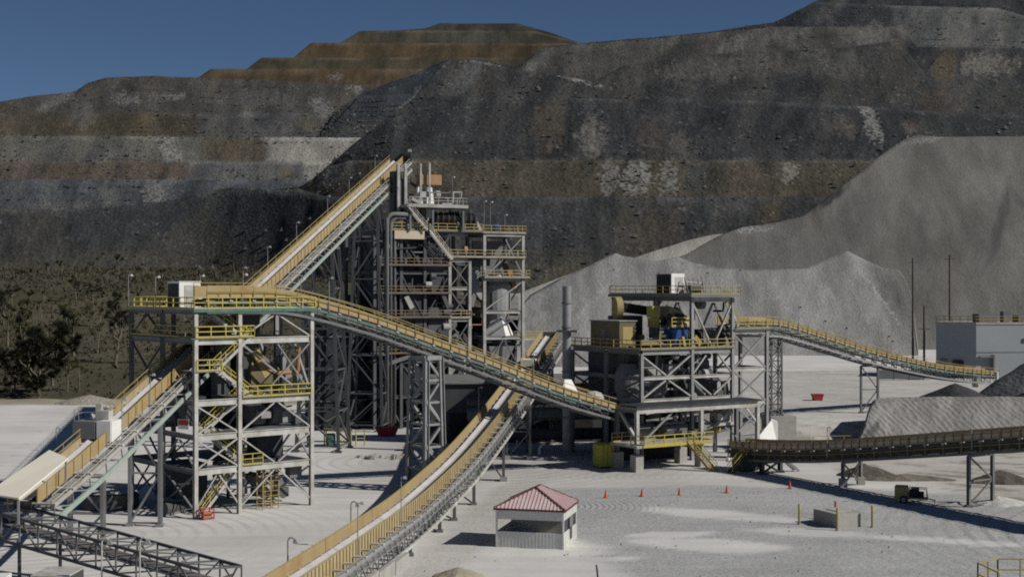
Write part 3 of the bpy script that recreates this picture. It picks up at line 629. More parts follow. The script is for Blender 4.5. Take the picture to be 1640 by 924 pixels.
def trestle(parent, off, top, across, along, half, depth=0.0, base=None, batter=0.06, m='grey', leg=0.26, bay=3.0, name='trestle', foot=None):
    """two- or four-legged bent under a conveyor; legs are sub-parts"""
    top = V(top); across = V(across).normalized(); along = V(along).normalized(); legs = []
    dz = top.z - base if base is not None else top.z
    corner = {}
    for sx in (-1, 1):
        for sy in ((0,) if depth == 0 else (-1, 1)):
            t = top + across * (sx * half) + along * (sy * depth / 2)
            g = t + across * (sx * batter * dz) + along * (sy * batter * dz * (1 if depth else 0)); g.z = base if base is not None else gz(g.x, g.y)
            corner[(sx, sy)] = (t, g)
    br = MB()
    for key, (t, g) in corner.items(): pass
    ks = list(corner); pairs = [(a, b) for a in ks for b in ks if a < b and ((a[0] != b[0]) != (a[1] != b[1]) if depth else a[0] != b[0])]
    nb = max(1, round(dz / bay))
    for a, b in pairs:
        ta, ga = corner[a]; tb, gb = corner[b]
        br.beam(ta, tb, leg * 0.8)
        for i in range(nb):
            u0, u1 = i / nb, (i + 1) / nb
            p0, p1, q0, q1 = ta.lerp(ga, u0), ta.lerp(ga, u1), tb.lerp(gb, u0), tb.lerp(gb, u1)
            if u1 > 0.985: p1, q1 = ta.lerp(ga, 0.97), tb.lerp(gb, 0.97)
            if i % 2 == 0: br.beam(p0, q1, leg * 0.42)
            else: br.beam(q0, p1, leg * 0.42)
            if nb == 1: br.beam(q0, p1, leg * 0.42)
            br.beam(p1, q1, leg * 0.42)
    o = br.build(name, m, parent, off)
    for t, g in corner.values():
        l = MB().ibeam(g, t, leg * 0.85, leg, up=along)
        l.box(g + V((0, 0, 0.12)), (leg * 1.9, leg * 1.9, 0.24))
        l.build('leg', m, o, off)
        if foot: MB().box(g + V((0, 0, foot / 2 - 0.05)), (0.8, 0.8, foot + 0.1)).build('footing', 'concrete', o, off)
    return o

def resample(pts, step):
    """Catmull-Rom through pts, even steps"""
    pts = [V(p) for p in pts]; ext = [pts[0] * 2 - pts[1]] + pts + [pts[-1] * 2 - pts[-2]]; out = []
    for i in range(1, len(ext) - 2):
        p0, p1, p2, p3 = ext[i - 1:i + 3]; n = max(2, int((p2 - p1).length / 0.4))
        for k in range(n):
            t = k / n; out.append(0.5 * ((2 * p1) + (p2 - p0) * t + (2 * p0 - 5 * p1 + 4 * p2 - p3) * t * t + (3 * p1 - p0 - 3 * p2 + p3) * t ** 3))
    out.append(pts[-1]); L = [0.0]
    for a, b in zip(out, out[1:]): L.append(L[-1] + (b - a).length)
    n = max(2, round(L[-1] / step)); res = []; j = 0
    for i in range(n + 1):
        s = L[-1] * i / n
        while j < len(L) - 2 and L[j + 1] < s: j += 1
        res.append(out[j].lerp(out[j + 1], (s - L[j]) / max(1e-6, L[j + 1] - L[j])))
    return res

def conveyor(name, label, pts, step=1.3, far=-1.3, near=1.3, belt_w=0.6, pan_far=(0, 1.1), pan_near=(0, 1.1), pan_x=1.05, depth=1.5,
             mp='ochre', mpf=None, mtop='grey', mbot='grey', mtruss='grey', mbelt='belt', walk=None, posts=1, rail=None, rail2=None, pstep=None, idler_m='steel', mside=None, bsize=0.2, shade_strip=None):
    pts = resample(pts, step); base = V((pts[0].x, pts[0].y, 0)); t = thing(name, label, 'conveyor', base)
    fr = []
    for i, p in enumerate(pts):
        d = (pts[min(i + 1, len(pts) - 1)] - pts[max(i - 1, 0)]).normalized(); r = d.cross(V((0, 0, 1))).normalized(); fr.append((p, d, r, r.cross(d)))
    def at(i, x, z, vert=False): p, d, r, u = fr[i]; return p + r * x + (V((0, 0, z)) if vert else u * z)
    n = len(pts)
    # troughed belt
    sec = [(-belt_w, 0.2), (-belt_w * 0.45, 0.02), (belt_w * 0.45, 0.02), (belt_w, 0.2), (belt_w, 0.15), (belt_w * 0.45, -0.05), (-belt_w * 0.45, -0.05), (-belt_w, 0.15)]
    MB().ribbon([[at(i, x, z) for x, z in sec] for i in range(n)]).build('belt', mbelt, t, base)
    MB().ribbon([[at(i, x, z) for x, z in ((-belt_w, -0.62), (belt_w, -0.62), (belt_w, -0.66), (-belt_w, -0.66))] for i in range(n)]).build('return_belt', 'belt_dark', t, base)
    for xx, (z0, z1), mm, sgn in ((far + 0.08, pan_far, mpf or mp, -1), (pan_x, pan_near, mp, 1)):
        if z1 - z0 < 0.05: continue
        mb = MB(); mb.ribbon([[at(i, xx - 0.025, z0, 1), at(i, xx + 0.025, z0, 1), at(i, xx + 0.025, z1, 1), at(i, xx - 0.025, z1, 1)] for i in range(n)])
        mb.build('side_panel', mm, t, base)
        fp = MB()
        fp_n = n if posts else 0
        for i in range(0, fp_n, posts or 1): fp.beam(at(i, xx + sgn * 0.07, z0 - 0.15, 1), at(i, xx + sgn * 0.07, z1 + 0.06, 1), 0.07)
        for i in range(n - 1): fp.beam(at(i, xx + sgn * 0.065, z1, 1), at(i + 1, xx + sgn * 0.065, z1, 1), 0.062)
        fp.build('panel_frame', mside or ('dyellow' if mm != 'brown_panel' else 'brown_panel'), t, base)
    if shade_strip: MB().ribbon([[at(i, pan_x - 0.2, shade_strip[0], 1), at(i, pan_x - 0.15, shade_strip[0], 1), at(i, pan_x - 0.15, shade_strip[1], 1), at(i, pan_x - 0.2, shade_strip[1], 1)] for i in range(n)]).build('shade_strip', shade_strip[2], t, base)  # dark strip added where only shade lies under the panel
    for xx in (far, near):
        mb = MB()
        for i in range(n - 1): mb.beam(at(i, xx, -0.32), at(i + 1, xx, -0.32), 0.16, 0.26)
        mb.build('stringer', mtop, t, base)
        mb = MB()
        for i in range(n - 1): mb.beam(at(i, xx, -depth), at(i + 1, xx, -depth), 0.2, max(0.26, bsize))
        mb.build('bottom_chord', mbot, t, base)
        mb = MB()
        for i in range(0, n, 2):
            mb.beam(at(i, xx, -0.4), at(i, xx, -depth), 0.09)
            if i + 2 < n: mb.beam(at(i, xx, -0.4), at(i + 2, xx, -depth), 0.08)
        mb.build('truss_web', mtruss, t, base)
    mb = MB()
    for i in range(0, n, 2):
        mb.beam(at(i, far, -depth - 0.02), at(i, near, -depth - 0.02), 0.1)
    for i in range(n - 1): mb.beam(at(i, (far + near) / 2, -depth - 0.02), at(i + 1, (far + near) / 2, -depth - 0.02), 0.09)
    mb.build('cross_bracing', mtruss, t, base)
    if walk is not None:
        MB().ribbon([[at(i, pan_x + 0.1, walk), at(i, near + 0.05, walk), at(i, near + 0.05, walk - 0.05), at(i, pan_x + 0.1, walk - 0.05)] for i in range(n)]).build('walkway', 'grey', t, base)
    for rl in (rail, rail2):
        if not rl: continue
        rx, rz, rm, rh = rl; mb = MB()
        for i in range(0, n, 2): mb.beam(at(i, rx, rz, 1), at(i, rx, rz + rh, 1), 0.06)
        for hh in (rh, rh * 0.5):
            for i in range(n - 1): mb.beam(at(i, rx, rz + hh, 1), at(i + 1, rx, rz + hh, 1), 0.058)
        mb.build('handrail', rm, t, base)
    idl = None; cnt = 0
    for i in range(0, n, max(2, math.ceil(n / 60))):
        p, d, r, u = fr[i]
        if idl is None:
            mb = MB(); mb.box(((near + far) / 2, 0, -0.16), (near - far + 0.42, 0.34, 0.13))
            idl = mb.build('idler', idler_m, t); c = idl
        else: c = mesh_copy(idl, t)
        m3 = Matrix((r, d, u)).transposed().to_4x4(); m3.translation = p - base; c.matrix_basis = m3
    # pulleys
    for i, nm in ((0, 'tail_pulley'), (n - 1, 'head_pulley')):
        p, d, r, u = fr[i]; c = p - u * 0.32
        MB().tube(c - r * (belt_w + 0.1), c + r * (belt_w + 0.1), 0.33, n=16).build(nm, 'rubber', t, base)
    return t, base, fr, at

def nearest(fr, key):
    return min(range(len(fr)), key=lambda i: key(fr[i][0]))

def steel_frame(parent, cols, beams, braces, mc='steel', mb_='steel', mbr='steel', cw=0.36, bw=0.4, brw=0.2):
    for (x, y, z0, z1, *o) in cols:
        MB().ibeam((x, y, z0), (x, y, z1), cw * 0.9, cw).build('column', o[0] if o else mc, parent)
    for p, q, *o in beams:
        p, q = V(p), V(q); d = (q - p).normalized() * (cw * 0.42)
        MB().ibeam(p + d, q - d, bw * 0.55, o[1] if len(o) > 1 else bw).build('beam', o[0] if o else mb_, parent)
    for p, q, *o in braces:
        p, q = V(p), V(q); d = (q - p).normalized() * 0.3
        MB().beam(p + d, q - d, brw, brw * 0.6).build('brace', o[0] if o else mbr, parent)
def chev(p, q, zlo, zhi, up=True):
    """inverted V (up) or V between two column lines"""
    p, q = V(p), V(q); m = (p + q) / 2; a, b = (zlo, zhi) if up else (zhi, zlo)
    return [(V((p.x, p.y, a)), V((m.x, m.y, b))), (V((q.x, q.y, a)), V((m.x, m.y, b)))]
def xbr(p, q, z0, z1): return [((p[0], p[1], z0), (q[0], q[1], z1)), ((q[0], q[1], z0), (p[0], p[1], z1))]

def motor(name, label, loc, rz, body, s=1.0, parent=None):
    t = thing(name, label, 'motor', loc, rz)
    b = MB().tube((-0.8 * s, 0, 0.7 * s), (0.7 * s, 0, 0.7 * s), 0.45 * s, n=14)
    for i in range(8): b.tube((-0.7 * s + i * 0.17 * s, 0, 0.7 * s), (-0.65 * s + i * 0.17 * s, 0, 0.7 * s), 0.5 * s, n=14)
    b.box((-0.1 * s, 0, 1.2 * s), (0.5 * s, 0.4 * s, 0.25 * s)); b.build('motor_body', body, t)
    MB().box((1.2 * s, 0, 0.62 * s), (0.9 * s, 0.9 * s, 1.1 * s)).tube((0.7 * s, 0, 0.7 * s), (0.9 * s, 0, 0.7 * s), 0.2 * s).build('gearbox', 'mid', t)
    MB().box((0.3 * s, 0, 0.11 * s), (2.6 * s, 1.2 * s, 0.2 * s)).build('base_frame', 'dyellow', t)
    return t

# ------------------------------------------------------------------ left transfer tower
A40 = math.radians(40)
TN = V((-30.3, 131.5, 0)); TU = V((math.cos(A40), math.sin(A40), 0)); TV = V((-math.sin(A40), math.cos(A40), 0))
def TL(x, y, z=0.0): return TN + TU * x + TV * y + V((0, 0, z))
tt = thing('transfer_tower', 'open steel transfer tower on the left with zigzag yellow stairs and yellow railed deck', 'tower', TN, A40)
tx, ty = (0, 4.7, 12.9), (0, 7.0, 14.2); tz = (4.4, 7.7, 11.0, 16.9, 19.75)
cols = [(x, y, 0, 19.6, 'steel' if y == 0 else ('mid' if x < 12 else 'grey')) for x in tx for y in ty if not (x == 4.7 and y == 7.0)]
beams = []
for z in tz:
    mm = 'green' if z == tz[-1] else 'steel'
    hh = 0.34 if z == tz[-1] else (0.55 if z > 4 else 0.4)
    for y in (0, 14.2):
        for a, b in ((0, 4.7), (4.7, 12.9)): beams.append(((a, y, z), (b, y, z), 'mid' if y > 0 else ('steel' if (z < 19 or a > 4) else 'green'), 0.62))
    for x in (0, 12.9):
        for a, b in ((0, 7), (7, 14.2)):
            if x == 0 and 11 < z < 12 : continue
            beams.append(((x, a, z), (x, b, z), 'mid' if x == 0 else 'grey', 0.5))
    if z > 12: beams.append(((0, 7, z), (12.9, 7, z), 'mid', 0.4))
br = chev((4.7, 0), (12.9, 0), 17.1, 19.5) + chev((4.7, 0), (12.9, 0), 7.9, 10.8) + chev((4.7, 0), (12.9, 0), 4.6, 7.5, False) + chev((4.7, 0), (12.9, 0), 0.6, 4.2)
br += [((12.9, 0, 16.7), (7.0, 0, 11.2), 'grey'), ((8.8, 0, 16.7), (12.9, 0, 11.2), 'grey')]
br += xbr((0, 0), (4.7, 0), 4.6, 7.5) + chev((0, 0), (4.7, 0), 0.8, 4.2) + xbr((0, 0), (4.7, 0), 7.9, 10.8)
for y0, y1 in ((0, 7), (7, 14.2)):
    br += [(*t, 'mid') for t in xbr((0, y0), (0, y1), 0.6, 4.2) + chev((0, y0), (0, y1), 4.6, 7.5)]
    br += [(*t, 'grey') for t in xbr((12.9, y0), (12.9, y1), 0.6, 4.2) + chev((12.9, y0), (12.9, y1), 4.6, 7.5) + chev((12.9, y0), (12.9, y1), 11.2, 16.7)]
br += [((0, 7, 16.6), (0, 14.2, 11.3), 'dark'), ((0, 14.2, 16.6), (0, 7, 11.3), 'dark'), ((0, 7, 17.2), (0, 10.6, 19.5), 'dark'), ((0, 14.2, 17.2), (0, 10.6, 19.5), 'dark')]
br += [(*t, 'mid') for t in chev((0, 14.2), (4.7, 14.2), 0.6, 4.2) + xbr((4.7, 14.2), (12.9, 14.2), 0.6, 4.2) + chev((4.7, 14.2), (12.9, 14.2), 4.6, 7.5)]
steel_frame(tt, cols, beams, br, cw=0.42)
MB().box((6.45, 7.1, 19.98), (13.7, 15.0, 0.1)).build('deck', 'grey', tt)
MB().beam((-0.4, -0.38, 19.86), (13.4, -0.38, 19.86), 0.12, 0.3).build('deck_edge', 'green', tt)
railing(tt, [(13.2, -0.3, 20.03), (-0.3, -0.3, 20.03), (-0.3, 14.4, 20.03), (13.2, 14.4, 20.03)], 'yellow', w=0.1)
MB().box((8.8, 3.2, 11.28), (7.9, 6.2, 0.08)).build('deck', 'mid', tt)
railing(tt, [(5.0, -0.3, 11.32), (12.7, -0.3, 11.32)], 'yellow', w=0.1)
MB().box((2.6, 1.4, 17.2), (6.4, 3.4, 0.08)).build('deck', 'mid', tt)
railing(tt, [(-0.1, -0.3, 17.24), (6.2, -0.3, 17.24), (6.2, 2.8, 17.24)], 'yellow', w=0.1)
MB().box((1.3, 1.2, 14.0), (2.8, 3.0, 0.1)).build('deck', 'mid', tt)
railing(tt, [(2.7, -0.25, 14.05), (0.0, -0.25, 14.05)], 'yellow', w=0.1)
MB().box((8.6, 6.4, 7.98), (8.0, 12.0, 0.08)).build('deck', 'mid', tt)
MB().box((8.6, 6.4, 4.66), (8.0, 12.0, 0.06)).build('deck', 'dark', tt)
MB().box((10.4, 5.0, 6.0), (3.0, 2.2, 2.4)).tube((5.6, 6.0, 5.9), (7.8, 6.0, 5.9), 1.1, n=16).build('drive_unit', 'dark', tt)
MB().box((9.5, 10.5, 9.6), (5.0, 3.0, 3.0)).build('screen_box', 'dark', tt)
for q in ((6.6, 3.0), (11.4, 3.4)): MB().beam((q[0], q[1], 11.3), (q[0], q[1], 19.8), 0.22).build('hanger', 'mid', tt)
MB().beam((12.6, 1.5, 11.4), (6.0, 2.2, 16.6), 0.2).build('brace', 'grey', tt)
railing(tt, [(-0.2, 0.2, 17.24), (-0.2, 13.9, 17.24)], 'dyellow', w=0.08)
sd = (0, 1, 0)
stair(tt, (5.6, 0.9, 17.24), (1.4, 0.9, 20.0), 1.1, sd)
stair(tt, (2.2, -0.15, 14.05), (5.9, -0.15, 17.24), 0.95, sd, ms='steel')
stair(tt, (6.2, 0.05, 11.3), (2.6, 0.05, 14.02), 0.95, sd)
stair(tt, (1.4, 0.9, 8.0), (5.4, 0.9, 11.28), 1.0, sd)
stair(tt, (5.6, 0.9, 4.7), (1.8, 0.9, 8.0), 1.0, sd)
stair(tt, (1.2, 0.9, 0.05), (5.2, 0.9, 4.6), 1.0, sd)
MB().box((3.2, 1.4, 7.95), (3.4, 2.2, 0.07)).box((3.6, 1.4, 4.6), (3.0, 2.2, 0.07)).build('landing', 'mid', tt)
railing(tt, [(4.9, -0.2, 4.68), (7.2, -0.2, 4.68)], 'yellow', w=0.08)
MB().box((8.9, 8.2, 9.4), (7.2, 4.6, 2.6)).build('dark_fill_box', 'bin', tt)  # near-black box added to deepen the shade inside the bays
MB().box((6.6, 9.2, 13.6), (4.4, 3.0, 5.2)).frustum((6.6, 9.2, 10.4), (1.4, 1.4), (6.6, 9.2, 11.0), (4.4, 3.0)).build('surge_bin', 'bin', tt)
MB().box((3.0, 9.0, 2.6), (3.6, 4.4, 3.4)).build('pump_box', 'bin', tt)
for q in ((6.3, 2.2), (8.6, 9.5), (10.8, 4.0)): MB().ibeam((*q, 0), (*q, 4.5), 0.26, 0.3).build('prop', 'mid', tt)
# internal chutes and drums
MB().frustum((8.2, 5.0, 11.4), (1.9, 1.9), (8.2, 5.0, 19.7), (2.1, 2.1), 0).build('chute', 'dark', tt)
MB().box((5.6, 5.5, 15.0), (1.4, 1.4, 8.6)).build('chute', 'dark', tt)
MB().box((9.6, 4.6, 12.5), (3.4, 2.4, 2.4)).frustum((9.6, 4.6, 13.7), (3.4, 2.4), (9.0, 4.6, 15.2), (1.2, 1.2)).build('transfer_box', 'brown', tt)
for xx in (8.3, 10.6): MB().tube((xx - 0.75, 3.4, 9.3), (xx + 0.75, 3.4, 9.3), 1.15, n=20).tube((xx - 0.95, 3.4, 9.3), (xx + 0.95, 3.4, 9.3), 0.3).build('pulley', 'mid', tt)
MB().box((7.8, 3.0, 10.4), (1.4, 1.2, 0.35)).build('pulley_hood', 'white', tt)
for yy in (2.0, 4.6): MB().frustum((2.4, 4 + yy, 8.4), (1.0, 1.0), (2.4, 4 + yy, 11.2), (2.6, 2.2)).build('hopper', 'dark', tt)
MB().box((13.2, 12.0, 9.6), (1.0, 1.2, 6.8)).box((13.2, 12.0, 4.6), (0.8, 0.9, 3.0)).build('pale_duct', 'steel', tt)
cg = MB()
for xx in (7.6, 8.5, 9.4):
    for yy in (0.5, 1.7): cg.beam((xx, yy, 0), (xx, yy, 4.0), 0.09)
for k in range(8):
    z = 0.3 + k * 0.5
    for yy in (0.5, 1.7): cg.beam((7.6, yy, z), (9.4, yy, z), 0.05)
    for xx in (7.6, 9.4): cg.beam((xx, 0.5, z), (xx, 1.7, z), 0.05)
cg.build('ladder_cage', 'dyellow', tt)
for p, h in (((-0.3, 14.3, 20.0), 3.4), ((-0.2, 8.2, 20.0), 3.2), ((7.6, 13.8, 20.0), 3.4), ((5.0, -0.2, 20.0), 3.4), ((11.5, -0.25, 20), 3.0)): lamp_post(tt, p, h)
sg = MB().box((0.0, 0, 0), (1.25, 0.05, 0.95)).build('notice_board', 'white', tt); sg.location = (-0.3, 1.9, 8.9); sg.rotation_euler = (0, 0, math.radians(-62))
rb = MB().box((0, -0.035, 0.16), (1.1, 0.02, 0.5)); rb.build('red_panel', 'red', sg)
# things standing on the deck and at the foot
cab = thing('equipment_cabinet', 'white steel cabinet with a dark left side standing on the left tower deck', 'cabinet', TL(1.9, 6.2, 20.04), A40)
MB().box((0, 0, 1.3), (2.3, 2.6, 2.6)).build('body', 'white', cab)
MB().box((-1.17, 0, 1.3), (0.05, 2.3, 2.3)).build('side_panel', 'rubber', cab)
MB().box((0.15, -1.32, 1.25), (1.5, 0.05, 2.1)).build('door', 'steel', cab)
MB().box((0, 0, 2.64), (2.4, 2.7, 0.07)).build('roof', 'white', cab)
motor('drive_motor', 'dark drive motor on a yellow base beside the white deck cabinet', TL(4.1, 2.0, 20.04), A40, 'rubber', 0.95)
motor('drive_motor', 'grey drive motor in the middle of the left tower deck', TL(7.3, 1.6, 20.04), A40 + 0.2, 'mid', 0.9)
gf = thing('belt_guard', 'yellow guard frame round the belt drive on the left tower deck', 'guard', TL(4.4, 0.5, 20.04), A40)
mb = MB()
for xx in (0, 1.2, 2.4, 3.6): mb.beam((xx, 0, 0), (xx, 0, 1.35), 0.1)
for z in (0.1, 0.7, 1.33): mb.beam((0, 0, z), (3.6, 0, z), 0.095)
mb.build('frame', 'yellow', gf)
MB().box((1.8, 0.06, 0.4), (3.5, 0.03, 0.5)).build('mesh_panel', 'dyellow', gf)
pl = thing('pallet_cage', 'small red steel cage at the front foot of the left transfer tower', 'cage', TL(0.7, -0.9, 0), A40)
mb = MB()
for xx in (-0.55, 0.55):
    for yy in (-0.45, 0.45): mb.beam((xx, yy, 0), (xx, yy, 1.0), 0.09)
for z in (0.12, 0.55, 0.98):
    for yy in (-0.45, 0.45): mb.beam((-0.55, yy, z), (0.55, yy, z), 0.08)
    for xx in (-0.55, 0.55): mb.beam((xx, -0.45, z), (xx, 0.45, z), 0.08)
mb.build('frame', 'red', pl); MB().box((0, 0, 0.42), (0.8, 0.6, 0.6)).build('crate', 'rust', pl)
hp = MB()
hp.lathe((0, 0, 0), [(2.9, 0), (2.9, 1.5), (2.7, 1.6), (0.2, 1.75)], 24)
o = hp.build('water_tank', 'dark'); o.location = (-40.6, 138.5, 0); tag(o, 'low dark round tank with dusty lid behind the inclined conveyor legs', 'tank')
lid = MB().lathe((0, 0, 1.62), [(2.75, 0), (2.6, 0.1), (0.2, 0.26)], 24).build('lid', 'steel', o)
dz = thing('dust_collector', 'dark rounded scrap bin lying under the left tower front corner', 'bin', TL(-0.5, 4.0, 0), A40 + 0.4)
MB().tube((-1.6, 0, 0.7), (1.6, 0, 0.5), 0.75, 0.5, 14).build('body', 'dark', dz); MB().box((0, 0, 0.14), (3, 1, 0.26)).build('skid', 'mid', dz)

# ------------------------------------------------------------------ conveyor 1: long incline up through the left tower to the screen house
def c1p(y): return V((-52.0 + 0.137 * y, y, 11.3 + (y - 126.4) * 0.297 + (0.0021 * max(0, 122 - y) ** 2 if y < 122 else 0)))
c1, b1, f1, at1 = conveyor('inclined_conveyor', 'longest conveyor, climbing from lower left through the left tower to the screen house top', [c1p(105.6), c1p(111), c1p(117), c1p(126.4), c1p(150), c1p(180), c1p(236)],
    step=1.6, far=-1.35, near=2.4, belt_w=0.62, pan_far=(-0.2, 0.35), pan_near=(-0.25, 0.95), pan_x=1.05, depth=1.55, mp='ochre', mpf='ochre_dusty', rail2=(-1.3, 0.1, 'dyellow', 1.0), mtop='weather2', mbot='mint', bsize=0.42, walk=-0.5, rail=(2.3, -0.5, 'steel', 1.0))
for y, dep in ((126.6, 0), (115.5, 0)):
    i = nearest(f1, lambda p: abs(p.y - y)); p, d, r, u = f1[i]
    trestle(c1, b1, p + r * 0.55 - u * 1.7, r, d, 1.45, dep, 0.0, 0.0, 'grey', 0.4, 4.2)
for y, dep, ba in ((187, 3.4, 0.045), (213, 3.0, 0.03)):
    i = nearest(f1, lambda p: abs(p.y - y)); p, d, r, u = f1[i]
    dd = V((d.x, d.y, 0)).normalized(); trestle(c1, b1, p + r * 0.55 - V((0, 0, 1.9)), r, dd, 1.7, dep, 0.0, ba, 'dmid', 0.46, 6.0)
for y in (160, 170, 182, 196, 208, 226): i = nearest(f1, lambda p: abs(p.y - y)); lamp_post(c1, at1(i, -1.4, -0.3), 3.4, b1, V((0.3, 0, 0)))
for y in (117.5, 124): i = nearest(f1, lambda p: abs(p.y - y)); lamp_post(c1, at1(i, 2.45, -0.5), 4.2, b1, V((0.3, 0, 0)))
# cream roof over the lower end
q = [P(79, 720, 112), P(109, 733, 109), P(30, 797, 99.5), P(-22, 789, 102)]
MB().slab(q, (0, 0, -0.12)).build('roof', 'cream', c1, b1)
mb = MB()
for k, (a, bq) in enumerate(((q[1], 0), (q[2], 0), (q[0], 0), (q[3], 0))):
    i = nearest(f1, lambda p: abs(p.y - a.y)); zb = f1[i][0].z - 0.8; a = a - V((0, 0, 0.12)); mb.beam(a.lerp(V((-38, 104, a.z)), 0.04), V((a.x, a.y, zb)).lerp(V((-38, 104, zb)), 0.04), 0.14)
mb.build('roof_posts', 'grey', c1, b1)
i = nearest(f1, lambda p: abs(p.y - 119.5)); p, d, r, u = f1[i]
dr = math.atan2(d.y, d.x) - math.pi / 2
mb = MB(); mb.box(p + V((-1.0, 0, 0.6)), (2.0, 2.6, 1.5), dr); mb.build('magnet_housing', 'mid', c1, b1)
mb = MB(); mb.box(p + V((0.75, -0.3, 0.5)), (1.25, 2.4, 1.75), dr); mb.build('drive_housing', 'white', c1, b1)
mb = MB(); mb.box(p + V((0.1, 0.4, 1.75)), (1.2, 0.9, 0.8), dr); mb.tube(p + V((-0.9, 0.2, 1.6)), p + V((-0.1, 0.6, 1.9)), 0.3); mb.box(p + V((-0.4, 0.6, 2.4)), (0.5, 0.5, 0.7)); mb.build('hoist', 'steel', c1, b1)
railing(c1, [p + V((-2.0, -1.2, 1.37)), p + V((-2.0, 1.2, 1.37)), p + V((0, 1.4, 1.37))], 'grey', h=1.0, off=b1, name='handrail', toe=False, w=0.05)
# head frame on top of the screen house
p, d, r, u = f1[-1]
MB().box(p + V((0.2, 0.7, 0.5)), (2.2, 1.6, 1.8)).build('head_chute', 'dark', c1, b1)
MB().tube(p + r * 1.0 + V((0, 0, 0.7)), p + r * 2.4 + V((0, 0, 0.7)), 0.85, n=16).build('head_drive', 'rubber', c1, b1)
MB().box(p + r * 2.1 + V((0, 0.6, 1.6)), (0.6, 0.6, 0.9)).build('gearbox', 'steel', c1, b1)

# ------------------------------------------------------------------ conveyor 2: from the left tower deck down to the crusher tower
def c2p(s, z): return TN + TU * s + TV * 1.1 + V((0, 0, z)) + V((-0.1, -0.1, 0))
c2, b2, f2, at2 = conveyor('descending_conveyor', 'ochre-sided conveyor descending from the left tower deck to the crusher tower', [c2p(1.2, 20.95), c2p(5, 20.95), c2p(9, 20.85), c2p(13, 20.25), c2p(20.5, 18.4), c2p(28.5, 15.9), c2p(37, 13.2), c2p(47.3, 9.7), c2p(56.0, 7.3)],
    step=1.25, far=-1.3, near=1.35, belt_w=0.62, pan_far=(0.0, 1.25), pan_near=(0.05, 0.75), pan_x=1.28, depth=1.25, mp='ochre', mpf='ochre', mtop='pgreen', mbot='mid', mtruss='dark', rail=(1.42, 0.0, 'dyellow', 1.3), rail2=(-1.36, 0.3, 'dyellow', 1.3))
i = nearest(f2, lambda p: abs((p - TN).dot(TU) - 28)); p, d, r, u = f2[i]
trestle(c2, b2, p - V((0, 0, 1.5)), r, V((d.x, d.y, 0)), 1.35, 1.9, 0.0, 0.02, 'grey', 0.58, 2.5)
for s in (15, 33, 42): i = nearest(f2, lambda p: abs((p - TN).dot(TU) - s)); lamp_post(c2, at2(i, 1.5, -0.3), 3.6, b2, V((0.3, 0, 0)))
p, d, r, u = f2[-3]
MB().lathe(p + V((0, 0, 0.1)), [(1.25, 0), (1.25, 0.7), (0.9, 1.3), (0.3, 1.5)], 14).build('head_hood', 'steel', c2, b2)
p = f2[-6][0]; MB().frustum(p + V((-0.6, 1.4, 0.6)), (2.4, 1.6), p + V((-0.6, 1.4, 2.1)), (1.0, 0.8), 0.6).build('dust_hood', 'white', c2, b2)

# ------------------------------------------------------------------ conveyor 3: foreground incline
def c3x(y): return -10.2 + 0.169 * (y - 113.6)
c3pts = [(78, 2.75), (92, 2.8), (105, 2.9), (118, 3.1), (130, 3.75), (142, 4.7), (156, 6.4), (169, 8.3), (190, 11.7), (208, 14.7)]
c3o, b3, f3, at3 = conveyor('foreground_conveyor', 'pale-belted conveyor rising from the bottom edge between tall ochre panels', [V((c3x(y), y, z)) for y, z in c3pts],
    step=0.8, far=-1.35, near=2.0, belt_w=0.65, pan_far=(-0.1, 0.8), pan_near=(-0.75, 0.85), pan_x=1.1, depth=2.15, mp='ochre_dusty', mpf='ochre', mtop='grey', mbot='steel', mtruss='grey', walk=-1.05, rail=(2.05, -1.0, 'grey', 1.0))
for y, four in ((113.6, 0), (124.4, 0), (131, 0), (140, 0), (157.5, 0), (177, 0), (196, 1)):
    i = nearest(f3, lambda p: abs(p.y - y)); p, d, r, u = f3[i]
    trestle(c3o, b3, p + r * 0.35 - V((0, 0, 2.35)), r, V((d.x, d.y, 0)), 1.5, 2.4 if four else 0, 0.0, 0.0, 'mid', 0.32, 4.0, foot=0.5 if y > 150 else None)
for y in (100, 113, 160, 178): i = nearest(f3, lambda p: abs(p.y - y)); lamp_post(c3o, at3(i, 1.3 if y < 120 else -1.5, -0.4), 4.0, b3, V((0.3, 0, 0)))
mb = MB()
for y0, y1, h in ((96, 100.5, 1.5), (100.7, 105.2, 1.3), (105.4, 109.6, 1.1)): mb.beam((c3x(y0) + 2.5, y0, h / 2 - 0.1), (c3x(y1) + 2.5, y1, h / 2 - 0.1), 0.35, h)
o = mb.build('retaining_wall', 'concrete'); tag(o, 'stepped low concrete wall along the near foot of the foreground conveyor', 'wall')
p, d, r, u = f3[-1]
MB().box(p + V((0.1, 0.9, -0.4)), (2.2, 1.8, 2.2)).build('head_chute', 'dark', c3o, b3)
i = nearest(f3, lambda p: abs(p.y - 187)); p = f3[i][0]; MB().box(p + V((0.05, 0, 0.75)), (1.7, 3.2, 0.9), -0.16).build('dust_hood', 'cream', c3o, b3)
i = nearest(f3, lambda p: abs(p.y - 172)); p = f3[i][0]; MB().tube(p + V((0.9, 0, -1.4)), p + V((2.6, 0, -1.4)), 0.8, n=14).build('take_up_drum', 'mid', c3o, b3)

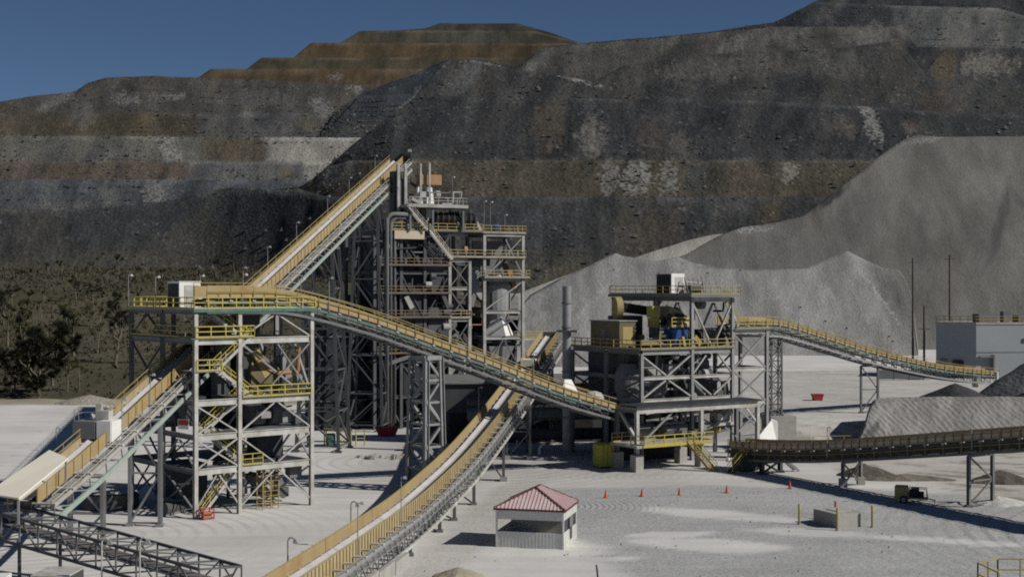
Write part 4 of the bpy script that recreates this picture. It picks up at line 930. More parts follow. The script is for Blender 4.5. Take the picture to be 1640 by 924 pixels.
# ------------------------------------------------------------------ tall screen house in the middle
A25 = math.radians(25); SN = V((-4.5, 222, 0))
sh = thing('screen_house', 'tallest steel tower in the middle, dark bins inside, railed platforms on its right', 'tower', SN, A25)
sx = (-18.7, -14.3, -10.3, -6.05, -2.57, 0, 6.9)
cols = []
for x in sx:
    top = 30.6 if x > -7 or x in (-10.3, -14.3) else 31.0
    if x == -6.05 or x == -2.57: top = 26.3
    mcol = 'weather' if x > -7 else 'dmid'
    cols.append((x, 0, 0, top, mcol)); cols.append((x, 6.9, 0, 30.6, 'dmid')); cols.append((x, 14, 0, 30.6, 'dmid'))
cols[9] = (-6.05, 0, 0, 26.3, 'weather'); 
beams = []; br = []
for z in (30.7, 27.0, 23.4, 18.2, 14.0, 8.0): beams += [((0, 0, z), (6.9, 0, z), 'weather'), ((0, 6.9, z), (6.9, 6.9, z), 'mid'), ((6.9, 0, z), (6.9, 6.9, z), 'weather'), ((0, 0, z), (0, 6.9, z), 'mid')]
for z in (26.5, 22.0, 17.0, 11.5, 6.0): beams += [((-6.05, 0, z), (-2.57, 0, z), 'weather'), ((-6.05, 0, z), (-6.05, 6.9, z), 'mid')]
for z in (30.7, 24.5, 17.0, 10.5, 5.0):
    for a, b in ((-18.7, -14.3), (-14.3, -10.3), (-10.3, -6.05)): beams.append(((a, 0, z), (b, 0, z), 'dmid')); beams.append(((a, 14, z), (b, 14, z), 'dark'))
    beams += [((-18.7, 0, z), (-18.7, 6.9, z), 'dark'), ((-18.7, 6.9, z), (-18.7, 14, z), 'dark')]
br += [((0, 0, 14.2), (6.9, 0, 18.0)), ((0, 0, 18.4), (6.9, 0, 23.2), 'weather'), ((0, 0, 23.6), (6.9, 0, 30.4), 'weather'), ((6.9, 0, 8.2), (3.4, 0, 13.8)), ((0, 0, 8.2), (3.4, 0, 13.8))]
br += [((6.9, 0, 24), (6.9, 6.9, 30.4)), ((6.9, 6.9, 18.4), (6.9, 0, 23.2)), ((6.9, 0, 14.2), (6.9, 6.9, 18)), ((6.9, 6.9, 8.2), (6.9, 0, 13.8))]
for z0, z1 in ((0.5, 5.8), (6.2, 11.2), (11.8, 16.8), (17.2, 21.8), (22.2, 26.3)): br += xbr((-6.05, 0), (-2.57, 0), z0, z1)
for z0, z1 in ((5.2, 10.3), (10.7, 16.8), (17.2, 24.3), (24.7, 30.4)):
    br += [((-10.3, 0, z0), (-6.05, 0, z1), 'dmid'), ((-14.3, 0, z1), (-10.3, 0, z0), 'dmid'), ((-18.7, 0, z0), (-14.3, 0, z1), 'dmid')]
    br += [((-18.7, 0, z0), (-18.7, 6.9, z1), 'dark')]
br += chev((-10.3, 0), (-6.05, 0), 0.5, 4.8) + chev((-18.7, 0), (-14.3, 0), 0.5, 4.8)
br = [(*t[:2], *(t[2:] or ('mid',))) for t in br]
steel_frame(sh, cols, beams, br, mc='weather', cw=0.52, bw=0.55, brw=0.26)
# dark bins: three bins with hopper bottoms, and cladding
for xx in (-16.4, -12.2, -8.2): MB().box((xx, 4.6, 23.8), (3.9, 7.0, 12.6)).frustum((xx, 4.6, 11.0), (1.2, 1.4), (xx, 4.6, 17.5), (3.9, 7.0)).build('bin', 'bin', sh)
for xx, z0 in ((-16.0, 4), (-11.0, 4)): MB().box((xx, 6.0, 6.5), (3.6, 4.0, 5.0)).tube((xx - 2, 4, 6.5), (xx + 2, 4, 6.5), 1.6, n=16).build('screen_box', 'dark', sh)
MB().box((-4.3, 7.2, 18.0), (3.0, 5.0, 17.0)).build('bin', 'mid', sh)
MB().box((3.4, 6.3, 26.6), (5.6, 0.4, 6.6)).build('clad_panel', 'mid', sh)
MB().frustum((-1.3, 2.6, 19.0), (0.8, 0.8), (-1.3, 2.6, 22.5), (2.0, 2.6)).box((-1.3, 2.6, 24.0), (2.0, 2.6, 3.0)).build('hopper', 'grey', sh)
MB().frustum((3.4, 2.4, 8.2), (0.9, 0.9), (3.4, 2.4, 12.6), (4.6, 3.8)).build('hopper', 'grey', sh)
MB().box((-4.3, 1.6, 8.6), (2.6, 1.2, 3.4)).build('machine_box', 'grey', sh)
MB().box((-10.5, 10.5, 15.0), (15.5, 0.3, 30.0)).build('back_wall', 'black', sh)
MB().box((-10.8, 1.7, 6.0), (15.8, 0.3, 11.6)).box((-3.1, 5.4, 6.0), (0.3, 4.4, 11.6)).build('shade_wall', 'black', sh)  # black sheets added to fill the shaded lower bays
MB().box((-23.2, 6.0, 10.5), (8.0, 6.0, 21.0)).build('annex', 'black', sh)  # black volume added to fill the dark gap beside the bins
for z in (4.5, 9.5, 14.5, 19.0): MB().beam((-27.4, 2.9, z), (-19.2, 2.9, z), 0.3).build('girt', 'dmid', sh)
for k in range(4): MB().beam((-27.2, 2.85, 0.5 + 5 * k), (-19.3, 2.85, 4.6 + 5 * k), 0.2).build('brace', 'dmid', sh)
MB().box((-10.4, 4.0, 11.2), (16.4, 7.0, 0.3)).build('shade_floor', 'black', sh)  # floor added to keep the bays below it in shade
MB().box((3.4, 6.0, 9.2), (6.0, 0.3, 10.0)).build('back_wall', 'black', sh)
MB().box((3.4, 3.6, 13.2), (6.0, 5.0, 0.3)).build('shade_floor', 'dark', sh)
MB().lathe((3.6, 3.4, 0), [(0.5, 10.5), (0.6, 13.5), (2.5, 18.5), (2.5, 22.5), (2.2, 23.0), (0.5, 25.0)], 20).build('silo', 'grey', sh, smooth=False)
MB().lathe((3.6, 3.2, 0), [(2.0, 23.45), (0.1, 25.7)], 4).build('silo_cap', 'white', sh)
MB().lathe((3.6, 2.2, 0), [(2.7, 14.3), (1.5, 16.6), (0.05, 18.6)], 4).build('chute_cone', 'white', sh)
MB().frustum((0.4, 2.0, 20.2), (0.6, 0.6), (-0.6, 2.0, 22.0), (1.5, 1.2)).build('chute', 'weather', sh)
# platforms
for x0, x1, y0, y1, z in ((-0.4, 7.4, -0.3, 7.2, 31.0), (-6.4, 7.2, -0.6, 2.4, 27.0), (-0.2, 7.9, -0.7, 2.2, 23.75), (-6.1, -2.4, -0.4, 1.6, 17.3)):
    MB().box(((x0 + x1) / 2, (y0 + y1) / 2, z), (x1 - x0, y1 - y0, 0.14)).build('deck', 'weather', sh)
    railing(sh, [(x0, y1, z + 0.07), (x0, y0, z + 0.07), (x1, y0, z + 0.07), (x1, y1, z + 0.07)], 'ochre_dusty' if z < 30 else 'dyellow', w=0.1)
MB().box((-9.6, 3.5, 31.1), (18.4, 8.6, 0.16)).build('deck', 'mid', sh)
railing(sh, [(-16, -0.8, 31.2), (-0.6, -0.8, 31.2)], 'dyellow', w=0.1)
MB().box((-13.2, -0.9, 30.4), (5.0, 0.12, 1.3)).build('deck_skirt', 'brown_panel', sh)
MB().box((-8.6, 1.5, 35.0), (10.2, 6.4, 0.5)).build('top_deck', 'weather', sh)
railing(sh, [(-13.4, -1.5, 35.25), (-3.7, -1.5, 35.25), (-3.7, 4.4, 35.25)], 'weather', w=0.09, toe=False)
for xx in (-13.2, -9.4, -4.2):
    for yy in (-1.2, 4.2): MB().beam((xx, yy, 31.1), (xx, yy, 34.8), 0.3).build('top_column', 'mid', sh)
stair(sh, (-10.4, -1.6, 31.2), (-13.8, -1.6, 35.0), 0.9, (0, 1, 0), mr='weather')
stair(sh, (-6.1, -1.5, 26.6), (-10.0, -1.5, 31.2), 0.9, (0, 1, 0), mr='brown_panel')
for k, (x, y, h) in enumerate(((-10.6, 1.0, 6.6), (-9.0, 1.2, 6.8))): MB().beam((x, y, 35.2), (x, y, 35.2 + h), 0.3).build('hoist_mast', 'weather', sh)
for x in (-10.3, -8.6): MB().frustum((x, 2.4, 35.4), (1.3, 1.3), (x, 2.4, 38.2), (0.7, 0.7)).build('feed_leg', 'white', sh)
MB().box((-8.6, 2.4, 39.4), (3.8, 1.4, 1.6)).build('hoist_beam', 'rust', sh)
MB().beam((-13.4, 3.0, 39.9), (-6.8, 3.0, 36.2), 0.4).build('transfer_arm', 'dark', sh)
for xx in (-14.0, -12.8): MB().ibeam((xx, 2.0, 31.2), (xx, 2.0, 41.8), 0.45, 0.5).build('head_column', 'weather', sh)
MB().box((-13.4, 4.0, 37.0), (2.0, 2.0, 7.4)).build('head_chute', 'dark', sh)
# black ribbed bellows and screen deck
bl = MB()
for k in range(7): bl.tube((-8.6 + k * 0.95, 0.2, 33.0), (-8.1 + k * 0.95, 0.2, 32.9), 1.25, 0.95, n=16).tube((-8.1 + k * 0.95, 0.2, 32.9), (-7.65 + k * 0.95, 0.2, 32.9), 0.95, 1.25, n=16)
bl.build('ribbed_hose', 'rubber', sh)
MB().box((-3.2, 1.0, 32.4), (3.6, 3.0, 2.2)).build('screen_machine', 'dark', sh)
MB().frustum((-1.4, 1.0, 31.4), (2.0, 2.6), (-2.0, 1.0, 33.6), (0.8, 2.0)).build('screen_hood', 'weather', sh)
MB().tube((2.2, 0.4, 31.1), (2.2, 0.4, 32.4), 0.55, n=14).build('blue_drum', 'blue', sh)
# vertical pipes with bent tops
for k, (dx, dyy) in enumerate(((0, 0), (0.75, 0.3), (1.5, 0.6))):
    x = -17.0 + dx; ztop = 33.6 - 0.55 * k; pts = [(x, -1.0 + dyy, 1.0), (x, -1.0 + dyy, ztop - 1.2)] + [(x + 1.2 - 1.2 * math.cos(a), -1.0 + dyy, ztop - 1.2 + 1.2 * math.sin(a)) for a in (0.4, 0.8, 1.2, 1.57)] + [(x + 3.4 - dx * 0.6, -1.0 + dyy, ztop)]
    MB().path(pts, 0.34 if k == 0 else 0.24, 10).build('pipe', 'mid' if k == 0 else 'mid', sh, smooth=True)
for p, h in (((-3.8, 4.2, 35.2), 5.0), ((1.0, -0.2, 31), 5.0), ((3.0, 6.8, 31), 5.6), ((6.8, 6.8, 31), 3.4)): lamp_post(sh, p, h)
MB().box((10.2, 3.0, 13.6), (5.8, 2.2, 0.3)).build('footbridge', 'weather', sh)
railing(sh, [(7.4, 1.9, 13.75), (13.1, 1.9, 13.75)], 'dyellow', w=0.09)
railing(sh, [(7.4, 4.1, 13.75), (13.1, 4.1, 13.75)], 'dyellow', w=0.09)
MB().ibeam((12.6, 3, 0), (12.6, 3, 13.4), 0.4, 0.45).build('column', 'mid', sh)
wl = MB().tube((0, 0, 0), (0, 0.9, 0), 1.9, n=24)
o = MB()
for k in range(8):
    a = k * math.pi / 4; o.beam((0, 0, 0), (2.2 * math.cos(a), 0, 2.2 * math.sin(a)), 0.25)
for k in range(20):
    a, b_ = k * math.pi / 10, (k + 1) * math.pi / 10; o.beam((2.2 * math.cos(a), 0, 2.2 * math.sin(a)), (2.2 * math.cos(b_), 0, 2.2 * math.sin(b_)), 0.4, 0.3)
w = o.build('flywheel', 'dark', sh); w.location = (-9.0, -1.4, 4.2)

# ------------------------------------------------------------------ crusher tower on the right
A32 = math.radians(32); KN = V((16.2, 172, 0)); KU = V((math.cos(A32), math.sin(A32), 0)); KV = V((-math.sin(A32), math.cos(A32), 0))
def KL(x, y, z=0.0): return KN + KU * x + KV * y + V((0, 0, z))
kt = thing('crusher_tower', 'braced steel crusher tower on the right with roofed upper deck and yellow railings', 'tower', KN, A32)
kx = (0, 8.1, 14.9)
cols = [(x, y, 0, 13.8 if x == 0 else 20.8) for x in kx for y in (0, 7.5, 15.2)]
beams = []
for z in (13.95, 10.7, 7.9):
    for y in (0, 15.2):
        for a, b in ((0, 8.1), (8.1, 14.9)): beams.append(((a, y, z), (b, y, z), 'grey' if z > 13 else 'steel', 0.6 if z > 13 else 0.42))
    for x in (0, 14.9):
        for a, b in ((0, 7.5), (7.5, 15.2)): beams.append(((x, a, z), (x, b, z), 'mid', 0.55))
for y in (0, 15.2): beams.append(((8.1, y, 20.6), (14.9, y, 20.6), 'steel', 0.6))
for x in (8.1, 14.9): beams += [((x, 0, 20.6), (x, 7.5, 20.6), 'mid', 0.5), ((x, 7.5, 20.6), (x, 15.2, 20.6), 'mid', 0.5)]
br = chev((0, 0), (8.1, 0), 10.9, 13.6, False) + chev((0, 0), (8.1, 0), 8.1, 10.5) + [((8.1, 0, 10.9), (10.6, 0, 13.6)), ((14.9, 0, 10.9), (12.4, 0, 13.6))] + chev((8.1, 0), (14.9, 0), 8.1, 10.5, False)
br += chev((8.1, 0), (14.9, 0), 14.3, 20.3, False)
for a, b in ((0, 7.5), (7.5, 15.2)):
    br += [(*t, 'dark') for t in xbr((0, a), (0, b), 8.1, 10.5)] + [(*t, 'dark') for t in chev((14.9, a), (14.9, b), 14.3, 20.3)] + [(*t, 'mid') for t in xbr((14.9, a), (14.9, b), 8.1, 13.6)]
br += [(*t, 'mid') for t in xbr((0, 15.2), (8.1, 15.2), 8.1, 13.6) + xbr((8.1, 15.2), (14.9, 15.2), 8.1, 13.6)]
steel_frame(kt, cols, beams, br, mc='grey', cw=0.46, brw=0.27)
MB().box((7.45, 7.6, 14.3), (15.4, 15.8, 0.12)).build('deck', 'mid', kt)
railing(kt, [(-0.3, 15.6, 14.36), (-0.3, -0.3, 14.36), (15.2, -0.3, 14.36)], 'dyellow', w=0.1)
MB().box((11.5, 8.0, 21.05), (8.6, 18.0, 0.35)).build('roof_deck', 'mid', kt)
railing(kt, [(7.4, 16.8, 21.23), (7.4, -0.8, 21.23), (15.6, -0.8, 21.23), (15.6, 16.8, 21.23)], 'dyellow', w=0.08)
MB().ibeam((8.1, 17.0, 14.3), (8.1, 17.0, 20.8), 0.3, 0.35).build('column', 'dark', kt)
# enclosure and machines under the deck
MB().box((4.4, 8.6, 10.6), (6.6, 9.0, 6.2)).frustum((4.4, 8.6, 4.4), (3.0, 4.0), (4.4, 8.6, 7.4), (6.6, 9.0)).build('surge_bin', 'dark', kt)
for k, xx in enumerate((1.4, 5.2)): MB().lathe((xx, 4.4, 0), [(0.9, 4.8), (1.2, 7.4), (1.9, 9.0), (1.9, 11.0), (1.2, 12.4)], 18).build('crusher', 'mid', kt)
for k, xx in enumerate((9.6, 12.7)): MB().lathe((xx, 4.0, 0), [(0.8, 7.0), (1.3, 8.4), (1.5, 11.2), (1.0, 13.2)], 16).build('crusher', 'mid', kt)
MB().box((11.5, 5.5, 9.4), (6.0, 6.0, 2.6)).build('crusher_frame', 'dark', kt)
MB().beam((0.5, 1.8, 6.1), (13.5, 2.6, 7.2), 1.3, 0.35).build('feed_belt', 'steel', kt)
MB().beam((0.5, 1.8, 5.0), (13.5, 2.6, 5.8), 1.0, 0.22).build('feed_belt', 'grey', kt)
for k in range(9): MB().beam((1.0 + k * 1.4, 1.2, 6.2 + k * 0.12), (1.0 + k * 1.4, 1.2, 7.1 + k * 0.12), 0.12).build('feed_bracket', 'dyellow', kt)
mb = MB().box((13.4, 0.6, 4.4), (3.6, 2.2, 0.35)).box((13.4, 0.6, 5.2), (2.3, 1.6, 1.2)).box((13.2, 0.6, 6.2), (1.2, 1.0, 0.9)); mb.build('vibrating_feeder', 'steel', kt)
for x, y in ((8.1, 7.5),): pass
MB().box((9.0, 9.0, 4.0), (17.0, 0.3, 7.8)).box((0.6, 4.5, 4.0), (0.3, 9.0, 7.4)).build('shade_wall', 'black', kt)  # black sheets painted as the shade under the deck
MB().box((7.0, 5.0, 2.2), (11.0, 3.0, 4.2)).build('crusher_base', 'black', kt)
# low front frame
lo = [(-0.4, -6.4), (9.4, -6.4), (18.6, -6.4), (-0.4, -2.0), (18.6, -0.6)]
o_ = KN
def LF(px, base): pass
fr0 = V((15.0, 165, 0)); rel = fr0 - KN
fx, fy = rel.dot(KU), rel.dot(KV)
lc = [(fx, fy), (fx + 9.95, fy), (fx + 19.2, fy), (fx, fy + 4.0), (fx + 19.2, fy + 4.0), (fx + 9.95, fy + 4.0)]
for (x, y) in lc:
    MB().ibeam((x, y, 2.0), (x, y, 7.2), 0.42, 0.48).build('column', 'steel' if y < fy + 1 else 'mid', kt)
    MB().box((x, y, 0.98), (1.15, 1.15, 2.06)).build('pedestal', 'concrete', kt)
for (a, b) in ((0, 1), (1, 2)): MB().ibeam((*lc[a], 7.35), (*lc[b], 7.35), 0.5, 0.8).build('beam', 'steel', kt)
for (a, b) in ((0, 3), (2, 4), (3, 5), (5, 4)): MB().ibeam((*lc[a], 7.35), (*lc[b], 7.35), 0.4, 0.6).build('beam', 'grey', kt)
MB().box((fx + 9.6, fy + 1.6, 7.84), (20.0, 4.2, 0.1)).build('deck', 'bin', kt)
MB().beam((fx + 17.2, fy, 7.0), (fx + 19.1, fy, 5.0), 0.22).build('brace', 'steel', kt)
MB().beam((fx + 0.2, fy + 3.6, 6.9), (fx + 0.2, fy + 0.6, 4.0), 0.3).build('brace', 'steel', kt)
MB().beam((fx + 5.6, fy + 0.2, 6.9), (fx + 0.9, fy + 0.2, 3.4), 0.22).build('brace', 'grey', kt)
MB().box((fx + 4.6, fy + 1.0, 3.15), (11.8, 5.4, 0.3)).build('platform', 'concrete', kt)
MB().box((fx + 4.9, fy - 1.78, 3.18), (10.6, 0.1, 0.3)).build('kick_plate', 'yellow', kt)
railing(kt, [(fx - 1.2, fy - 0.4, 3.3), (fx - 0.2, fy - 1.7, 3.3), (fx + 10.5, fy - 1.7, 3.3), (fx + 10.5, fy + 3.4, 3.3)], 'yellow', w=0.1)
railing(kt, [(fx - 1.2, fy + 3.4, 3.3), (fx + 10.5, fy + 3.4, 3.3)], 'dyellow', w=0.09)
stair(kt, (fx + 7.6, fy - 4.6, 0.02), (fx + 6.4, fy - 1.75, 3.2), 1.0, (1, 0, 0), ms='dyellow')
for p in ((3, 3, 1.6), (8, 3, 1.4)): MB().tube((fx + p[0] - 1.6, fy + p[1], p[2] + 3.0), (fx + p[0] + 1.6, fy + p[1], p[2] + 3.1), 0.75, n=14).build('drive_drum', 'mid', kt)
# bay and lattice leg carrying the far conveyor
for (x, y) in ((20.9, 0), (20.9, 5.2), (16.4, 5.2)): MB().ibeam((x, y, 0), (x, y, 16.4), 0.4, 0.44).build('column', 'grey', kt)
for z in (16.3, 11.4, 7.0):
    MB().ibeam((15.1, 0, z), (20.7, 0, z), 0.3, 0.5).build('beam', 'steel', kt); MB().ibeam((20.9, 0.2, z), (20.9, 5.0, z), 0.3, 0.4).build('beam', 'mid', kt); MB().ibeam((16.6, 5.2, z), (20.7, 5.2, z), 0.3, 0.4).build('beam', 'mid', kt)
for z0, z1 in ((11.6, 16.0), (7.2, 11.2), (2.6, 6.8)):
    for p, q in xbr((15.1, 0), (20.7, 0), z0, z1): MB().beam(p, q, 0.2).build('brace', 'grey', kt)
MB().box((18.2, 2.6, 16.65), (6.4, 6.2, 0.14)).build('deck', 'mid', kt)
railing(kt, [(15.4, -0.4, 16.72), (21.3, -0.4, 16.72)], 'dyellow', w=0.1)
stair(kt, (16.6, 0.6, 16.72), (14.6, 0.6, 21.1), 0.8, (0, 1, 0), mr='dyellow')
for p, h in (((15.4, 16.6, 21.2), 3.0), ((15.4, -0.6, 21.2), 3.2), ((9.8, -0.7, 21.2), 2.8), ((7.5, 16.6, 21.2), 3.4)): lamp_post(kt, p, h, head='rubber')
# things on the crusher decks
o = thing('control_cabin', 'brown box cabin on the left end of the crusher tower deck', 'cabin', KL(1.6, 8.2, 14.36), A32)
MB().box((0, 0, 1.7), (2.6, 6.4, 3.4)).build('body', 'brown', o); MB().box((-1.32, 0.4, 1.3), (0.05, 1.0, 2.2)).build('door', 'mid', o); MB().box((0, -3.22, 1.6), (1.6, 0.05, 2.2)).build('front_panel', 'dyellow', o); MB().box((0, 0, 3.45), (2.9, 6.7, 0.12)).build('roof', 'grey', o)
o = thing('rooftop_unit', 'pale box unit with a dark left half on the crusher tower roof', 'unit', KL(10.6, 7.5, 21.23), A32)
MB().box((0, 0, 1.4), (2.2, 3.2, 2.7)).build('body', 'white', o); MB().box((-1.13, 0, 1.4), (0.08, 3.0, 2.5)).build('side_panel', 'rubber', o); MB().box((0, 0, 0.06), (2.5, 3.5, 0.1)).build('skid', 'dyellow', o); MB().box((0.2, -1.62, 1.3), (1.3, 0.05, 2.0)).build('door', 'steel', o)
o = thing('hoist_winch', 'tangle of grey winch drums and struts beside the pale unit on the crusher roof', 'winch', KL(12.6, 5.0, 21.23), A32)
b_ = MB()
for k in range(7): b_.beam((-1.2 + k * 0.45, -0.4 + 0.3 * (k % 2), 0), (-1.4 + k * 0.5 + 0.3 * (k % 3), 0.3, 2.2 - 0.2 * (k % 3)), 0.12)
b_.build('struts', 'mid', o); MB().tube((-1, 0, 0.7), (1.1, 0, 0.7), 0.5).build('drum', 'rubber', o); MB().beam((-1.3, 0.2, 1.7), (1.6, 0.2, 1.5), 0.14).build('rail', 'steel', o)
o = thing('pedestal_crane', 'yellow pedestal machine with a tall hood on the crusher deck', 'machine', KL(6.0, 5.4, 14.36), A32)
MB().box((0, 0.3, 1.4), (0.5, 0.5, 2.8)).build('pedestal', 'mid', o); MB().box((0.1, 0, 4.6), (1.3, 1.2, 1.5)).box((0.1, 0, 3.2), (1.1, 1.0, 1.2)).build('head', 'yellow', o); MB().box((0.1, -0.63, 4.7), (0.8, 0.06, 0.8)).build('door', 'dyellow', o)
o = thing('yellow_drum_guard', 'round dull yellow belt guard on black machinery at the back left of the crusher deck', 'guard', KL(4.2, 11.0, 14.36), A32)
MB().tube((-0.5, -0.3, 5.0), (0.3, -0.6, 5.0), 1.5, n=22).build('guard_wheel', 'dyellow', o); MB().beam((0.4, 0, 5.2), (5.5, 0.6, 4.6), 1.3, 1.2).build('drive_arm', 'rubber', o); MB().box((1.8, 0.4, 2.0), (4.0, 2.4, 4.0)).build('machine_base', 'dark', o)
o = thing('blue_feeder', 'blue vibrating feeder on the crusher deck below a yellow rail', 'feeder', KL(7.6, 2.6, 14.36), A32)
MB().frustum((0, 0, 0.4), (1.2, 1.2), (0, 0, 2.4), (2.6, 2.0)).build('hopper', 'blue', o)
for s in (-1, 1): MB().beam((s * 1.1, -0.8, 0), (s * 1.1, -0.8, 2.8), 0.2).build('leg', 'blue', o)
MB().box((0, 0, 2.7), (3.4, 2.6, 0.16)).build('platform', 'mid', o); railing(o, [(-1.7, -1.3, 2.78), (1.7, -1.3, 2.78)], 'yellow', w=0.1)
MB().beam((0.5, -1.1, 0.2), (0.2, -1.1, 1.4), 0.35).build('spout', 'yellow', o)
motor('drive_motor', 'black crusher motor in the bay under the crusher roof', KL(11.4, 4.2, 14.36), A32, 'rubber', 1.9)
o = thing('screen_deck', 'rusty brown vibrating screen at the right end of the crusher deck under the roof', 'screen', KL(12.4, 8.8, 14.36), A32)
MB().beam((-2.2, 0, 4.6), (2.4, 0, 2.4), 3.0, 1.5).build('screen_box', 'brown_panel', o)
for s in (-1, 1):
    for t_ in (-1.8, 1.8): MB().beam((t_, s * 1.3, 0), (t_, s * 1.3, 3.2 - t_ * 0.4), 0.25).build('leg', 'rust', o)

# stack, tank and pipework between the towers
o = thing('exhaust_stack', 'tall grey round exhaust stack left of the crusher tower', 'stack', (7.2, 180.6, 0))
MB().tube((0, 0, 0), (0, 0, 22.3), 0.58, n=20).build('pipe', 'grey', o, smooth=False)
for z in (5, 11, 16.8, 20): MB().tube((0, 0, z), (0, 0, z + 0.18), 0.68, n=20).build('flange', 'mid', o)
MB().box((0, 0, 16.4), (2.6, 2.2, 0.25)).build('collar_platform', 'dark', o)
o = thing('yellow_tank', 'yellow-green plastic tank at the left foot of the crusher tower', 'tank', (11.4, 169.3, 0), 0.3)
MB().box((0, 0, 1.5), (2.3, 2.0, 2.6)).frustum((0, 0, 2.8), (2.3, 2.0), (0, 0, 3.0), (1.9, 1.6)).build('body', mat('tank_yellow', (0.45, 0.42, 0.06), 0.5, (0.3, 0.28, 0.06)), o)
for k in (-0.55, 0.0, 0.55): MB().box((k, -1.03, 1.5), (0.1, 0.06, 2.5)).build('rib', 'dyellow', o)
for s in (-0.8, 0.8): MB().box((s, 0, 0.1), (0.4, 1.8, 0.2)).build('foot', 'dark', o)
for z, y, r_, m_, lab in ((6.8, 184, 0.55, 'dark', 'topmost dark pipe run between the screen house and the crusher tower'), (4.9, 186, 0.9, 'mid', 'thick dark pipe run in the middle of the bank left of the crusher tower'), (2.2, 185, 0.8, 'dark', 'lowest dark pipe run close to the ground left of the crusher tower')):
    o = thing('pipe_run', lab, 'pipe', (-4, y, 0)); MB().tube((-2, 0, z), (21, 2, z + 0.2), r_, n=12).build('pipe', m_, o)
    for x in (0, 6, 12, 18): MB().beam((x, 0.2, 0), (x, 0.2, z - r_ * 0.8), 0.25).build('stanchion', 'mid', o)
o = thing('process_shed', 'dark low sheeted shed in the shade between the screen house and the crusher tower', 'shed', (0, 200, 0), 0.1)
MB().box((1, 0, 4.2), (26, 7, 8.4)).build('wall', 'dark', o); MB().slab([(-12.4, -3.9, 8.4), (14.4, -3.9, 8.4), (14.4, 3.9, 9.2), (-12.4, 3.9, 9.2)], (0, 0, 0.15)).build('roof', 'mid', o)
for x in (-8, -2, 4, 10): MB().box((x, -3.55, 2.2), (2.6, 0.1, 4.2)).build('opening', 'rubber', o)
o = thing('pump_skid', 'pale pump skid on the ground in front of the dark pipes', 'pump', (-0.5, 182, 0), 0.4)
MB().tube((-0.7, 0, 0.7), (0.7, 0, 0.7), 0.45).build('pump', 'steel', o); MB().box((0, 0, 0.12), (2.2, 1.0, 0.22)).build('skid', 'mid', o); MB().path([(0.7, 0, 0.7), (1.2, 0, 0.9), (1.3, 0, 1.9)], 0.15).build('pipe', 'steel', o)
o = thing('pipe_elbow', 'curved pale pipe standing on the kerb at the foot of the stack', 'pipe', (3.6, 180, 0))
MB().path([(0, 0, 0), (0, 0, 1.0), (0.25, 0, 1.5), (0.7, 0, 1.7)], 0.18).build('pipe', 'white', o)
o = MB().slab([(-14, 177.5, 0.01), (9, 176.5, 0.01), (9, 181, 0.01), (-14, 182, 0.01)], (0, 0, 0.25)).build('kerb_slab', 'concrete'); tag(o, 'pale concrete plinth under the pipes left of the crusher tower', 'plinth')

def clutter(parent, x0, x1, y0, y1, z0, z1, n, seed, mats):
    rg = random.Random(seed)
    for k in range(n):
        x, y, z = rg.uniform(x0, x1), rg.uniform(y0, y1), rg.uniform(z0, z1); m = rg.choice(mats); kind = rg.random()
        if kind < 0.3:
            l = rg.uniform(1.5, 4.5); MB().path([(x, y, z), (min(x + l * 0.8, x1), y, z), (min(x + l * 0.85, x1), y, z + 0.15), (min(x + l * 0.9, x1 + 0.1), y + 0.02, min(z + l, z1))], rg.uniform(0.09, 0.2), 8).build('pipe', m, parent)
        elif kind < 0.5:
            w = rg.uniform(0.5, 1.1); q = (min(x + rg.uniform(1, 3), x1), y, max(z0, z - rg.uniform(1, 3))); MB().beam((x, y, z), q, w, w * 0.8).build('duct', m, parent)
        elif kind < 0.7: MB().box((x, y, z), (rg.uniform(0.5, 1.6), rg.uniform(0.4, 1.2), rg.uniform(0.5, 1.7))).build('machine_box', m, parent)
        elif kind < 0.85:
            r = rg.uniform(0.3, 0.8); MB().tube((x, y, z), (x + rg.uniform(0.5, 1.4), y, z), r, n=14).build('drum', m, parent)
        else:
            p = V((x, y, z)); q = V((min(x + rg.uniform(1.5, 4), x1), y, min(z + rg.uniform(-1.5, 2.5), z1))); MB().beam(p, q, 0.16).build('strut', m, parent)
for x, z0, z1, r, m_ in ((-16.5, 12.5, 20, 1.5, 'mid'), (-12.3, 13.5, 22, 1.6, 'dmid'), (-8.2, 12, 19, 1.4, 'mid'), (-16.4, 22, 28, 1.3, 'dmid'), (-8.3, 21.5, 28.5, 1.5, 'mid'), (-12.3, 2, 9.5, 1.5, 'dmid'), (-16.6, 1, 8, 1.3, 'dmid'), (-4.4, 2, 8, 1.1, 'mid')):
    zm = lerp(z0, z1, 0.45); MB().frustum((x, 0.9, z0), (r * 0.6, 0.6), (x, 0.9, zm), (r * 2, 1.7)).box((x, 0.9, (zm + z1) / 2), (r * 2.02, 1.72, z1 - zm)).build('hopper', 'dmid' if m_ == 'mid' else 'bin', sh)
for x0, z0, x1, z1, w_ in ((-17.5, 10.0, -9.0, 12.6, 0.6), (-2.0, 12.0, 3.0, 9.0, 0.7)):
    MB().beam((x0, -0.5, z0), (x1, -0.5, z1), w_, w_).build('duct', 'mid', sh)
for z in (11.8, 17.4, 21.2, 25.6):
    MB().box((-12.4, 0.3, z), (12.4, 2.6, 0.14)).build('deck', 'dmid', sh); railing(sh, [(-18.5, -1.0, z + 0.07), (-6.4, -1.0, z + 0.07)], 'brown_frame', w=0.08)
clutter(sh, -18, -6.5, -0.5, 0.9, 12, 30, 34, 1, ['dmid', 'dmid', 'mid', 'weather', 'dark'])
clutter(sh, -18, -3, -0.3, 1.2, 1, 11, 22, 2, ['dmid', 'dmid', 'mid', 'dark'])
clutter(sh, -5.8, 6.5, 1.0, 5.0, 6, 30, 30, 3, ['mid', 'weather', 'dmid', 'rust', 'dark'])
